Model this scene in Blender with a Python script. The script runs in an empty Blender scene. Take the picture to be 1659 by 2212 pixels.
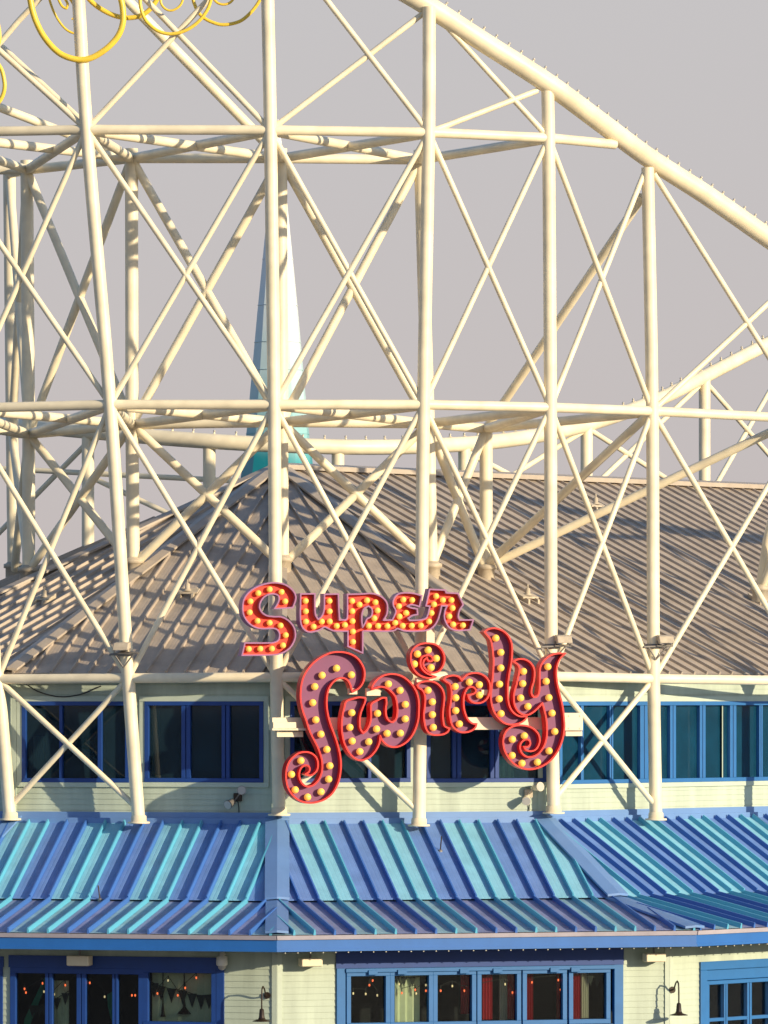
import bpy, bmesh, math, random
from mathutils import Vector, Matrix
from mathutils.geometry import tessellate_polygon
random.seed(7)
R = math.radians

# ------------------------------------------------------------------ camera, sky, sun, exposure
SC = bpy.context.scene
COL = SC.collection
CAM_D, CAM_Z = 120.0, 9.6            # camera 120 m in front of the facade corner, 9.6 m up
cam = bpy.data.cameras.new('camera')
cam.sensor_fit = 'HORIZONTAL'; cam.sensor_width = 36.0
cam.lens = 36.0 * CAM_D / 16.59
cam.shift_y = (1500 - 1106) / 1659.0
cam.clip_start = 1.0; cam.clip_end = 6000.0
camo = bpy.data.objects.new('camera', cam); COL.objects.link(camo)
camo.location = (0, -CAM_D, CAM_Z); camo.rotation_euler = (R(90), 0, 0)
SC.camera = camo
SC.render.resolution_x = 768; SC.render.resolution_y = 1024

SUN_AZ, SUN_EL = 53.0, 14.0
world = bpy.data.worlds.new('World'); SC.world = world; world.use_nodes = True
wn, wl = world.node_tree.nodes, world.node_tree.links
for n in list(wn): wn.remove(n)
sky = wn.new('ShaderNodeTexSky'); sky.sky_type = 'NISHITA'; sky.sun_disc = False
sky.sun_elevation = R(SUN_EL); sky.sun_rotation = R(180 - SUN_AZ)
sky.air_density = 1.0; sky.dust_density = 1.2; sky.ozone_density = 3.0
hsv = wn.new('ShaderNodeHueSaturation'); hsv.inputs['Saturation'].default_value = 1.1; hsv.inputs['Value'].default_value = 1.9
mixw = wn.new('ShaderNodeMix'); mixw.data_type = 'RGBA'
hz = wn.new('ShaderNodeMix'); hz.data_type = 'RGBA'     # grey-mauve haze, pinker low down, thinning out above
hz.inputs[6].default_value = (4.98, 4.48, 4.46, 1); hz.inputs[7].default_value = (5.12, 4.86, 4.86, 1)
hmr = wn.new('ShaderNodeMapRange'); hmr.inputs[1].default_value = 0.03; hmr.inputs[2].default_value = 0.125
wl.new(hmr.outputs[0], hz.inputs[0]); wl.new(hz.outputs[2], mixw.inputs[7])
wtc = wn.new('ShaderNodeTexCoord'); wsx = wn.new('ShaderNodeSeparateXYZ'); wmr = wn.new('ShaderNodeMapRange')
wmr.interpolation_type = 'SMOOTHSTEP'
wmr.inputs[1].default_value = 0.125; wmr.inputs[2].default_value = 0.34; wmr.inputs[3].default_value = 0.97; wmr.inputs[4].default_value = 0.0
wl.new(wtc.outputs['Generated'], wsx.inputs[0]); wl.new(wsx.outputs[2], hmr.inputs[0]); wl.new(wsx.outputs[2], wmr.inputs[0]); wl.new(wmr.outputs[0], mixw.inputs[0])
bg = wn.new('ShaderNodeBackground'); bg.inputs['Strength'].default_value = 0.085
wo = wn.new('ShaderNodeOutputWorld')
wl.new(sky.outputs[0], hsv.inputs['Color']); wl.new(hsv.outputs[0], mixw.inputs[6])
wl.new(mixw.outputs[2], bg.inputs['Color']); wl.new(bg.outputs[0], wo.inputs['Surface'])

sl = bpy.data.lights.new('sun', 'SUN'); sl.energy = 4.6; sl.angle = R(0.6); sl.color = (1.0, 0.83, 0.575)
so = bpy.data.objects.new('sun', sl); COL.objects.link(so)
sdir = Vector((math.sin(R(SUN_AZ)), -math.cos(R(SUN_AZ)), math.tan(R(SUN_EL)))).normalized()
so.rotation_euler = sdir.to_track_quat('Z', 'Y').to_euler(); so.location = (60, -60, 40)
SC.view_settings.view_transform = 'Standard'; SC.view_settings.look = 'None'
SC.view_settings.exposure = 0.40; SC.view_settings.gamma = 1.0

# ------------------------------------------------------------------ helpers
def P(px, py, y=0.0):
    s = (CAM_D + y) / CAM_D / 100.0
    return Vector(((px - 829.5) * s, y, CAM_Z + (1500 - py) * s))

CX, CY = -2.51, 11.8                  # centre of the twelve sided building
class Face:
    def __init__(self, az, apo):
        a = R(az); self.n = Vector((math.sin(a), -math.cos(a), 0)); self.t = Vector((math.cos(a), math.sin(a), 0))
        self.o = Vector((CX, CY, 0)) + self.n * apo
    def w(self, u, z, d=0.0):
        p = self.o + self.t * u + self.n * d; return Vector((p.x, p.y, z))
    def hit(self, px, py, d=0.0):
        c = Vector((0, -CAM_D, CAM_Z)); r = P(px, py, 0) - c
        k = ((self.o + self.n * d) - Vector((c.x, c.y, 0))).dot(self.n) / Vector((r.x, r.y, 0)).dot(self.n)
        q = c + r * k
        return (Vector((q.x, q.y, 0)) - self.o).dot(self.t), q.z

def new_mat(name, color, rough=0.5, metal=0.0, var=0.0, scale=3.0, emit=None, estr=0.0, spec=0.5, ribs=0.0, streak=0.0, detail=6):
    m = bpy.data.materials.new(name); m.use_nodes = True
    nt = m.node_tree; b = nt.nodes['Principled BSDF']
    b.inputs['Base Color'].default_value = (*color, 1); b.inputs['Roughness'].default_value = rough
    b.inputs['Metallic'].default_value = metal; b.inputs['Specular IOR Level'].default_value = spec
    if var > 0 or streak > 0:
        tc = nt.nodes.new('ShaderNodeTexCoord'); no = nt.nodes.new('ShaderNodeTexNoise')
        no.inputs['Scale'].default_value = scale; no.inputs['Detail'].default_value = detail; no.inputs['Roughness'].default_value = 0.65
        if streak > 0:
            mp = nt.nodes.new('ShaderNodeMapping'); mp.inputs['Scale'].default_value = (1, 1, 0.12)
            nt.links.new(tc.outputs['Object'], mp.inputs['Vector']); nt.links.new(mp.outputs[0], no.inputs['Vector'])
        else:
            nt.links.new(tc.outputs['Object'], no.inputs['Vector'])
        mr = nt.nodes.new('ShaderNodeMapRange'); v = max(var, streak)
        mr.inputs[1].default_value = 0.3; mr.inputs[2].default_value = 0.7
        mr.inputs[3].default_value = 1 - v; mr.inputs[4].default_value = 1 + v * 0.5
        mx = nt.nodes.new('ShaderNodeMix'); mx.data_type = 'RGBA'; mx.blend_type = 'MULTIPLY'; mx.inputs[0].default_value = 1
        mx.inputs[6].default_value = (*color, 1)
        nt.links.new(no.outputs['Fac'], mr.inputs[0]); nt.links.new(mr.outputs[0], mx.inputs[7])
        nt.links.new(mx.outputs[2], b.inputs['Base Color'])
    if ribs > 0:                       # fine pencil ribs rolled into sheet metal, along the UV x axis (metres)
        uv = nt.nodes.new('ShaderNodeUVMap'); sx = nt.nodes.new('ShaderNodeSeparateXYZ')
        mu = nt.nodes.new('ShaderNodeMath'); mu.operation = 'MULTIPLY'; mu.inputs[1].default_value = 2 * math.pi / 0.087
        si = nt.nodes.new('ShaderNodeMath'); si.operation = 'SINE'
        pw = nt.nodes.new('ShaderNodeMath'); pw.operation = 'SMOOTH_MAX'; pw.inputs[1].default_value = 0.75; pw.inputs[2].default_value = 0.1
        bu = nt.nodes.new('ShaderNodeBump'); bu.inputs['Strength'].default_value = ribs; bu.inputs['Distance'].default_value = 0.03
        nt.links.new(uv.outputs[0], sx.inputs[0]); nt.links.new(sx.outputs[0], mu.inputs[0]); nt.links.new(mu.outputs[0], si.inputs[0])
        nt.links.new(si.outputs[0], pw.inputs[0]); nt.links.new(pw.outputs[0], bu.inputs['Height']); nt.links.new(bu.outputs[0], b.inputs['Normal'])
    if emit:
        b.inputs['Emission Color'].default_value = (*emit, 1); b.inputs['Emission Strength'].default_value = estr
    return m

def glass_mat(name, tint, refl=1.0):
    m = bpy.data.materials.new(name); m.use_nodes = True; nt = m.node_tree
    for n in list(nt.nodes): nt.nodes.remove(n)
    o = nt.nodes.new('ShaderNodeOutputMaterial'); mx = nt.nodes.new('ShaderNodeMixShader')
    tr = nt.nodes.new('ShaderNodeBsdfTransparent'); tr.inputs[0].default_value = (*tint, 1)
    gl = nt.nodes.new('ShaderNodeBsdfGlossy'); gl.inputs['Roughness'].default_value = 0.03
    fr = nt.nodes.new('ShaderNodeFresnel'); fr.inputs[0].default_value = 1.45
    ml = nt.nodes.new('ShaderNodeMath'); ml.operation = 'MULTIPLY'; ml.inputs[1].default_value = refl
    nt.links.new(fr.outputs[0], ml.inputs[0]); nt.links.new(ml.outputs[0], mx.inputs[0])
    nt.links.new(tr.outputs[0], mx.inputs[1]); nt.links.new(gl.outputs[0], mx.inputs[2]); nt.links.new(mx.outputs[0], o.inputs['Surface'])
    return m

M = {
    'cream':   new_mat('cream_paint', (0.83, 0.73, 0.52), 0.45, var=0.16, scale=1.6, detail=2.5),
    'cream2':  new_mat('cream_box_paint', (0.78, 0.68, 0.48), 0.5, var=0.08),
    'collar':  new_mat('collar_paint', (0.50, 0.42, 0.31), 0.6, var=0.25, scale=6),
    'yellow':  new_mat('yellow_paint', (0.84, 0.58, 0.06), 0.35, var=0.12, scale=4),
    'siding':  new_mat('green_cream_siding', (0.43, 0.50, 0.405), 0.65, streak=0.22, scale=2.0),
    'trim':    new_mat('trim_board', (0.45, 0.52, 0.43), 0.6, var=0.08),
    'roof':    new_mat('grey_roof_sheet', (0.42, 0.35, 0.28), 0.5, var=0.22, scale=1.6, ribs=0.45),
    'roofcap': new_mat('grey_roof_flashing', (0.42, 0.355, 0.285), 0.5, var=0.15, scale=2),
    'teal':    new_mat('aqua_roof_sheet', (0.22, 0.50, 0.64), 0.45, var=0.16, scale=1.8, ribs=0.45),
    'peri':    new_mat('periwinkle_roof_sheet', (0.135, 0.245, 0.53), 0.45, var=0.16, scale=1.8, ribs=0.45),
    'teal_lowsun': new_mat('lowsun_aqua_sheet', (0.26, 0.44, 0.52), 0.55, var=0.26, scale=1.5, ribs=0.45),  # skirt sheets: dull look of the low warm sun put into the colour
    'peri_lowsun': new_mat('lowsun_blue_sheet', (0.225, 0.26, 0.44), 0.55, var=0.26, scale=1.5, ribs=0.45),  # blue skirt sheet, greyed in its colour for the low warm sun
    'tealrib': new_mat('aqua_seam', (0.10, 0.40, 0.56), 0.4),  # darker than its sheet: the seam's shaded side put into the colour
    'peririb': new_mat('periwinkle_seam', (0.05, 0.15, 0.45), 0.4),  # likewise deepened in colour for the shaded side of the seam
    'bluecap': new_mat('blue_hip_flashing', (0.13, 0.25, 0.50), 0.45, var=0.08, scale=1.5),
    'fascia':  new_mat('blue_fascia_paint', (0.014, 0.12, 0.40), 0.5, var=0.1, scale=2),
    'gutter':  new_mat('grey_gutter', (0.45, 0.42, 0.48), 0.5, var=0.15, scale=2),
    'frame':   new_mat('shaded_blue_window_paint', (0.006, 0.045, 0.22), 0.5, var=0.1),  # shaded copy of the frame blue, shade put into the colour
    'frame_lit': new_mat('sunlit_blue_window_paint', (0.016, 0.13, 0.36), 0.5, var=0.1),  # sunlit copy of the same frame blue, sunlight put into the colour
    'soffit':  new_mat('soffit_board', (0.25, 0.30, 0.28), 0.7),
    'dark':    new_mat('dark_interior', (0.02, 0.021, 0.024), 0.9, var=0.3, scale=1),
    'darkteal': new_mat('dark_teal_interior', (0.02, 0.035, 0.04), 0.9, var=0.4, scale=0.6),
    'floor':   new_mat('floor_boards', (0.06, 0.045, 0.03), 0.7),
    'red':     new_mat('red_sign_paint', (0.72, 0.018, 0.012), 0.4, var=0.06),
    'redface': new_mat('red_sign_face', (0.80, 0.035, 0.008), 0.5, var=0.08),
    'purple':  new_mat('purple_sign_face', (0.18, 0.042, 0.125), 0.5, var=0.08),
    'purplerim': new_mat('purple_sign_rim', (0.30, 0.115, 0.25), 0.45, var=0.1),
    'bulb':    new_mat('amber_bulb', (0.85, 0.52, 0.10), 0.3, emit=(1.0, 0.58, 0.09), estr=0.3),
    'socket':  new_mat('bulb_socket', (0.25, 0.12, 0.06), 0.5),
    'bronze':  new_mat('dark_bronze', (0.035, 0.022, 0.014), 0.4, metal=0.3),
    'white':   new_mat('white_plastic', (0.70, 0.68, 0.60), 0.45),
    'trackbulb': new_mat('clear_track_bulb', (0.45, 0.42, 0.37), 0.2),
    'grey':    new_mat('grey_metal', (0.22, 0.2, 0.18), 0.5, metal=0.4),
    'cable':   new_mat('black_cable', (0.03, 0.03, 0.03), 0.6),
    'stripe_red': new_mat('red_cloth', (0.42, 0.012, 0.025), 0.8),
    'stripe_white': new_mat('white_cloth', (0.55, 0.53, 0.42), 0.8),
    'inwall':  new_mat('pale_green_interior', (0.74, 0.78, 0.52), 0.8, var=0.15),
    'green':   new_mat('green_cloth', (0.02, 0.24, 0.15), 0.8),
    'bunting': new_mat('dark_bunting', (0.03, 0.035, 0.03), 0.8),
    'redglow': new_mat('red_fairy_bulb', (0.5, 0.05, 0.02), 0.3, emit=(1.0, 0.16, 0.05), estr=1.6),
    'warmglow': new_mat('warm_fairy_bulb', (0.8, 0.6, 0.3), 0.3, emit=(1.0, 0.75, 0.4), estr=0.7),
    'ground':  new_mat('paving', (0.16, 0.15, 0.14), 0.85, var=0.3, scale=0.2),
    'glass':   glass_mat('window_glass', (0.78, 0.82, 0.8), 0.9),
}

def film_glass(name, film, amount, tint):
    m = glass_mat(name, tint, 1.1); nt = m.node_tree; o = [n for n in nt.nodes if n.type == 'OUTPUT_MATERIAL'][0]
    src = o.inputs['Surface'].links[0].from_socket; df = nt.nodes.new('ShaderNodeBsdfDiffuse'); mx = nt.nodes.new('ShaderNodeMixShader')
    tc = nt.nodes.new('ShaderNodeTexCoord'); no = nt.nodes.new('ShaderNodeTexNoise'); no.inputs['Scale'].default_value = 1.3; no.inputs['Detail'].default_value = 4
    mr = nt.nodes.new('ShaderNodeMapRange'); mr.inputs[1].default_value = .35; mr.inputs[2].default_value = .7; mr.inputs[3].default_value = amount * .7; mr.inputs[4].default_value = amount * 1.25
    df.inputs[0].default_value = (*film, 1)
    nt.links.new(tc.outputs['Object'], no.inputs['Vector']); nt.links.new(no.outputs['Fac'], mr.inputs[0]); nt.links.new(mr.outputs[0], mx.inputs[0])
    nt.links.new(src, mx.inputs[1]); nt.links.new(df.outputs[0], mx.inputs[2]); nt.links.new(mx.outputs[0], o.inputs['Surface'])
    return m
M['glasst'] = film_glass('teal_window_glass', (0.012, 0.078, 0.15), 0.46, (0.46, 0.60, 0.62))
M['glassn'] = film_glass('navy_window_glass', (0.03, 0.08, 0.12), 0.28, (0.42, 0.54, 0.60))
def spire_material():
    m = new_mat('spire_paint', (0.7, 0.8, 0.8), 0.4); nt = m.node_tree; b = nt.nodes['Principled BSDF']
    tc = nt.nodes.new('ShaderNodeTexCoord'); sx = nt.nodes.new('ShaderNodeSeparateXYZ'); no = nt.nodes.new('ShaderNodeTexNoise')
    no.inputs['Scale'].default_value = 1.2
    ad = nt.nodes.new('ShaderNodeMath'); ad.operation = 'MULTIPLY_ADD'; ad.inputs[1].default_value = 1.6
    mr = nt.nodes.new('ShaderNodeMapRange'); mr.inputs[1].default_value = 15.0; mr.inputs[2].default_value = 24.5
    cr = nt.nodes.new('ShaderNodeValToRGB'); e = cr.color_ramp.elements
    e[0].position = 0.0; e[0].color = (0.004, 0.20, 0.24, 1)
    e[1].position = 1.0; e[1].color = (0.76, 0.76, 0.74, 1)
    for pos, c in ((0.12, (0.01, 0.27, 0.31, 1)), (0.22, (0.26, 0.50, 0.52, 1)), (0.42, (0.50, 0.64, 0.65, 1)), (0.6, (0.68, 0.73, 0.72, 1))):
        q = e.new(pos); q.color = c
    nt.links.new(tc.outputs['Object'], sx.inputs[0]); nt.links.new(tc.outputs['Object'], no.inputs['Vector'])
    nt.links.new(no.outputs['Fac'], ad.inputs[0]); nt.links.new(sx.outputs[2], ad.inputs[2])
    nt.links.new(ad.outputs[0], mr.inputs[0]); nt.links.new(mr.outputs[0], cr.inputs[0]); nt.links.new(cr.outputs[0], b.inputs['Base Color'])
    return m
M['spire'] = spire_material()

class MB:
    """collects faces; build() links them as one mesh object"""
    def __init__(self): self.v = []; self.f = []; self.m = []; self.uv = []; self.s = []
    def poly(self, pts, mat=0, uv=None, smooth=False):
        i = len(self.v); self.v += [tuple(p) for p in pts]
        self.f.append(list(range(i, i + len(pts)))); self.m.append(mat); self.s.append(smooth)
        self.uv.append(uv if uv else [(0, 0)] * len(pts))
    def mesh(self, vs, fs, mat=0, smooth=False):
        i = len(self.v); self.v += [tuple(p) for p in vs]
        for f in fs:
            self.f.append([i + k for k in f]); self.m.append(mat); self.uv.append([(0, 0)] * len(f)); self.s.append(smooth)
    def hexa(self, c, mat=0):           # 8 corners: 4 bottom, 4 top
        self.mesh(c, [(3, 2, 1, 0), (4, 5, 6, 7), (0, 1, 5, 4), (1, 2, 6, 5), (2, 3, 7, 6), (3, 0, 4, 7)], mat)
    def fbox(self, F, u0, u1, z0, z1, d0, d1, mat=0):
        self.hexa([F.w(u0, z0, d1), F.w(u1, z0, d1), F.w(u1, z0, d0), F.w(u0, z0, d0),
                   F.w(u0, z1, d1), F.w(u1, z1, d1), F.w(u1, z1, d0), F.w(u0, z1, d0)], mat)
    def tube(self, pts, r, seg=14, mat=0, caps=True):
        pts = [Vector(p) for p in pts]; n = len(pts); rr = r if isinstance(r, (list, tuple)) else [r] * n
        vs, fs = [], []; up = None
        for i, p in enumerate(pts):
            d = (pts[min(i + 1, n - 1)] - pts[max(i - 1, 0)]).normalized()
            if up is None:
                up = Vector((0, 0, 1)) if abs(d.z) < 0.9 else Vector((0, 1, 0))
            x = d.cross(up)
            if x.length < 1e-4: x = d.cross(Vector((1, 0, 0)))
            x.normalize(); y = x.cross(d).normalized(); up = y
            for k in range(seg):
                a = 2 * math.pi * k / seg; vs.append(p + (x * math.cos(a) + y * math.sin(a)) * rr[i])
        for i in range(n - 1):
            for k in range(seg):
                k2 = (k + 1) % seg
                fs.append((i * seg + k, i * seg + k2, (i + 1) * seg + k2, (i + 1) * seg + k))
        self.mesh(vs, fs, mat, True)
        if caps:
            self.mesh(vs[:seg], [tuple(reversed(range(seg)))], mat); self.mesh(vs[-seg:], [tuple(range(seg))], mat)
    def ball(self, c, r, seg=12, rings=8, mat=0, sz=1.0):
        vs = [Vector(c) + Vector((0, 0, r * sz))]; fs = []
        for i in range(1, rings):
            a = math.pi * i / rings
            for k in range(seg):
                b = 2 * math.pi * k / seg
                vs.append(Vector(c) + Vector((r * math.sin(a) * math.cos(b), r * math.sin(a) * math.sin(b), r * sz * math.cos(a))))
        vs.append(Vector(c) - Vector((0, 0, r * sz)))
        for k in range(seg):
            fs.append((0, 1 + k, 1 + (k + 1) % seg))
            l = 1 + (rings - 2) * seg; fs.append((l + (k + 1) % seg, l + k, len(vs) - 1))
        for i in range(rings - 2):
            for k in range(seg):
                a = 1 + i * seg + k; b = 1 + i * seg + (k + 1) % seg
                fs.append((a, a + seg, b + seg, b))
        self.mesh(vs, fs, mat, True)
    def lathe(self, c, prof, seg=20, mat=0):   # prof: (radius, z) pairs about a vertical axis
        vs, fs = [], []
        for r_, z_ in prof:
            for k in range(seg):
                a = 2 * math.pi * k / seg; vs.append(Vector(c) + Vector((r_ * math.cos(a), r_ * math.sin(a), z_)))
        for i in range(len(prof) - 1):
            for k in range(seg):
                k2 = (k + 1) % seg; fs.append((i * seg + k, i * seg + k2, (i + 1) * seg + k2, (i + 1) * seg + k))
        self.mesh(vs, fs, mat, True)
    def build(self, name, mats, parent=None, recalc=True, bevel=0.0):
        me = bpy.data.meshes.new(name); me.from_pydata(self.v, [], self.f)
        for mm in (mats if isinstance(mats, (list, tuple)) else [mats]): me.materials.append(mm)
        me.polygons.foreach_set('material_index', self.m); me.polygons.foreach_set('use_smooth', self.s)
        uvl = me.uv_layers.new(name='UVMap'); flat = [c for f in self.uv for q in f for c in q]
        uvl.data.foreach_set('uv', flat)
        if recalc:
            bm = bmesh.new(); bm.from_mesh(me); bmesh.ops.recalc_face_normals(bm, faces=bm.faces); bm.to_mesh(me); bm.free()
        me.update()
        o = bpy.data.objects.new(name, me); COL.objects.link(o)
        if bevel > 0:
            b = o.modifiers.new('bevel', 'BEVEL'); b.width = bevel; b.segments = 2; b.limit_method = 'ANGLE'
        attach(o, parent)
        return o

def attach(o, parent):
    if parent is not None:
        o.parent = parent
        loc = Vector(parent.get('_at', (0, 0, 0)))
        o.matrix_parent_inverse = Matrix.Translation(-loc)
def thing(name, label, cat, at=(0, 0, 0), group=None):
    o = bpy.data.objects.new(name, None); COL.objects.link(o); o.location = at; o['_at'] = tuple(at)
    o.empty_display_size = 0.3
    return tag(o, label, cat, group)
def tag(o, label, cat, group=None):
    o['label'] = label; o['category'] = cat
    if group: o['group'] = group
    return o
def struct(o): o['kind'] = 'structure'; return o
def smooth_path(pts, sub=6, closed=False, sharp=60):
    """Catmull-Rom through 2D or 3D points; corners sharper than `sharp` degrees stay sharp"""
    pts = [Vector(p) for p in pts]; n = len(pts); out = []
    def corner(i):
        if not closed and (i == 0 or i == n - 1): return True
        a = pts[i] - pts[i - 1]; b = pts[(i + 1) % n] - pts[i]
        if a.length < 1e-6 or b.length < 1e-6: return True
        return math.degrees(a.angle(b)) > sharp
    tang = []
    for i in range(n):
        tang.append(None if corner(i) else (pts[(i + 1) % n] - pts[i - 1]).normalized())
    for i in range(n if closed else n - 1):
        a, b = pts[i], pts[(i + 1) % n]; L = (b - a).length
        ta = (tang[i] if tang[i] is not None else (b - a).normalized()) * L
        tb = (tang[(i + 1) % n] if tang[(i + 1) % n] is not None else (b - a).normalized()) * L
        for k in range(sub):
            t = k / sub; t2, t3 = t * t, t * t * t
            out.append(a * (2 * t3 - 3 * t2 + 1) + ta * (t3 - 2 * t2 + t) + b * (-2 * t3 + 3 * t2) + tb * (t3 - t2))
    if not closed: out.append(pts[-1])
    return out

# ------------------------------------------------------------------ ground
g = MB(); g.poly([(-2500, -2500, 0), (2500, -2500, 0), (2500, 3500, 0), (-2500, 3500, 0)])
struct(g.build('ground', M['ground'], recalc=False))

# ------------------------------------------------------------------ the restaurant building
T15 = math.tan(R(15)); AZ = (-74, -44, -14, 16, 46)
HALL = 24.0                             # the right hand face runs on as a long hall
A_WALL, A_LOW, A_EAVE, A_BREAK, A_GREY = 11.25, 16.02, 17.0, 14.1, 11.42
Z_TOP, Z_BREAK, Z_EAVE = 6.89, 5.24, 4.65
Z_GE = CAM_Z + 0.46; G_SLOPE = 0.432; Z_APEX = Z_GE + A_GREY * G_SLOPE
hall = thing('restaurant_building', 'pale green clapboard restaurant with grey hipped roof above a blue striped canopy', 'building', (CX, CY, 0))

def clip(poly, fn):
    out = []
    for i in range(len(poly)):
        a, b = poly[i], poly[(i + 1) % len(poly)]; fa, fb = fn(a), fn(b)
        if fa >= 0: out.append(a)
        if (fa >= 0) != (fb >= 0):
            t = fa / (fa - fb); out.append((a[0] + (b[0] - a[0]) * t, a[1] + (b[1] - a[1]) * t))
    return out
def roof_face(mb, ribmb, az, a0, z0, a1, z1, spacing, ext, panel_mat, rib_mat, h=0.085, off=0.0, rw=0.03, lead=0.02):
    """standing seam sheet between apothem a0 (height z0) and a1 (height z1); clipped at the hips"""
    F = Face(az, 0.0)
    zf = lambda a: z0 + (z1 - z0) * (a - a0) / (a1 - a0)
    nrm = Vector((0, (z0 - z1), (a1 - a0))).normalized()   # (out, up) components of the sheet normal
    umax = ext if ext else a1 * T15
    i0 = int(math.floor((-a1 * T15 - off) / spacing)) - 1; i1 = int(math.ceil((umax - off) / spacing)) + 1
    for i in range(i0, i1):
        ua, ub = i * spacing + off, (i + 1) * spacing + off
        q = [(ua, a0), (ub, a0), (ub, a1), (ua, a1)]
        q = clip(q, lambda p: p[0] + p[1] * T15)
        q = clip(q, (lambda p: ext - p[0]) if ext else (lambda p: p[1] * T15 - p[0]))
        if len(q) >= 3:
            mb.poly([F.w(u, zf(a), a) for u, a in q], panel_mat(i), uv=[(u - off, a) for u, a in q])
        lo = max(a0, -ua / T15 if ua < 0 else a0)
        if not ext and ua > 0: lo = max(lo, ua / T15)
        if lo < a1 - 0.05 and (not ext or ua < ext):
            lo += lead; c = []
            for (a, hh) in ((lo, 0), (a1, 0)):
                for s, k in ((-rw, -0.01), (rw, -0.01), (rw * 0.6, h), (-rw * 0.6, h)):
                    c.append(F.w(ua + s, zf(a) + nrm.z * k, a + nrm.y * k))
            ribmb.mesh(c, [(0, 1, 2, 3), (7, 6, 5, 4), (0, 4, 5, 1), (1, 5, 6, 2), (2, 6, 7, 3), (3, 7, 4, 0)], rib_mat(i))

# grey hipped roof
gm, gr = MB(), MB()
for az in AZ:
    roof_face(gm, gr, az, 0.0, Z_APEX, A_GREY, Z_GE, 0.435, HALL if az == 46 else None, lambda i: 0, lambda i: 0, h=0.06, off=0.12)
for k in range(3, 10):                  # the far side of the roof, plain sheets
    az = 46 + 30 * (k - 2)
    F = Face(az, 0)
    gm.poly([F.w(0, Z_APEX, 0), F.w(A_GREY * T15, Z_GE, A_GREY), F.w(-A_GREY * T15, Z_GE, A_GREY)])
F = Face(46, 0)
gm.poly([F.w(0, Z_APEX, 0), F.w(HALL, Z_APEX, 0), F.w(HALL, Z_GE, -A_GREY), F.w(0, Z_GE, -A_GREY)])
roof = gm.build('grey_roof', M['roof'], hall, recalc=False)
gr.build('standing_seams', M['roof'], roof)
cap = MB(); RC = A_GREY / math.cos(R(15))
def hip_strip(mb, az, r0, z0, r1, z1, w, lift, mat=0):
    """folded flashing along a hip: two wings lying on the neighbouring sheets"""
    for sgn in (-1, 1):
        F = Face(az + sgn * 15, 0); c15 = math.cos(R(15))
        pts = []
        for r, z in ((r0, z0), (r1, z1)):
            a = r * c15; u = -sgn * r * math.sin(R(15))
            pts.append((u, z + lift, a)); pts.append((u + sgn * w, z + lift * 0.8, a))
        p = [F.w(*q) for q in pts]
        dz = Vector((0, 0, -0.05))
        mb.hexa([p[0] + dz, p[1] + dz, p[3] + dz, p[2] + dz, p[0], p[1], p[3], p[2]], mat)
for az in (-59, -29, 1, 31):
    cap = MB(); hip_strip(cap, az, 0.15, Z_APEX - 0.05, RC, Z_GE, 0.22, 0.13); cap.build('hip_cap', M['roofcap'], roof)
F = Face(46, 0); cap = MB()
cap.hexa([F.w(0, Z_APEX - .06, .3), F.w(HALL, Z_APEX - .06, .3), F.w(HALL, Z_APEX + .02, -.3), F.w(0, Z_APEX + .02, -.3),
          F.w(0, Z_APEX + .05, .3), F.w(HALL, Z_APEX + .05, .3), F.w(HALL, Z_APEX + .13, -.3), F.w(0, Z_APEX + .13, -.3)])
cap.build('ridge_cap', M['roofcap'], roof)
# grey eave fascia under the roof edge
ef = MB()
for az in AZ:
    F = Face(az, A_GREY); w0 = -A_GREY * T15; w1 = HALL if az == 46 else A_GREY * T15
    ef.fbox(F, w0, w1, Z_GE - 0.16, Z_GE - 0.012, -0.06, 0.0, 0)
    ef.fbox(F, w0 + .05, w1, Z_GE - 0.10, Z_GE - 0.06, -0.14, -0.062, 0)
ef.build('eave_board', M['roofcap'], roof)

# blue and aqua striped canopy
cm, cr = MB(), MB()
def stripe(i): return 0 if (i // 2) % 2 == 0 else 1
def phase(az, px, py, a):                # seam offset and colour phase so that a pair of blue sheets starts at this seam
    u = Face(az, a).hit(px, py)[0]; off = u % 0.435; return off, (2 - int(round((u - off) / 0.435))) % 4
for az, off, ph in ((-74, 0.1, 0), (-44, 0.1, 1), (-14, *phase(-14, 110, 1776, A_WALL)), (16, *phase(16, 696, 1768, A_WALL)), (46, *phase(46, 1493, 1926, A_BREAK))):
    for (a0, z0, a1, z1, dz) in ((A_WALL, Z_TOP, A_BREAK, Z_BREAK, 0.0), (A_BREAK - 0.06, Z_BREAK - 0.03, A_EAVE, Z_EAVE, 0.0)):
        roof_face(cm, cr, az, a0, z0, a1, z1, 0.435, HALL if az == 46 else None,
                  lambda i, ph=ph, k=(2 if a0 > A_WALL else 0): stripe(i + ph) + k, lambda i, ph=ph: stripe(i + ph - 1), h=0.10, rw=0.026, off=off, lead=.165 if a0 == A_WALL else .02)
canopy = cm.build('canopy_roof', [M['teal'], M['peri'], M['teal_lowsun'], M['peri_lowsun']], hall, recalc=False)
cr.build('standing_seams', [M['tealrib'], M['peririb']], canopy)
C15 = math.cos(R(15))
for az in (-59, -29, 1, 31):
    bc = MB()
    hip_strip(bc, az, A_WALL / C15 - .1, Z_TOP + .05, A_BREAK / C15 + .1, Z_BREAK - .02, 0.27, 0.12)
    hip_strip(bc, az, A_BREAK / C15 - .06, Z_BREAK - 0.06, A_EAVE / C15 + .03, Z_EAVE - .005, 0.25, 0.11)
    bc.build('hip_cap', M['bluecap'], canopy)
tf = MB()                                # flashing where the canopy meets the wall
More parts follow.
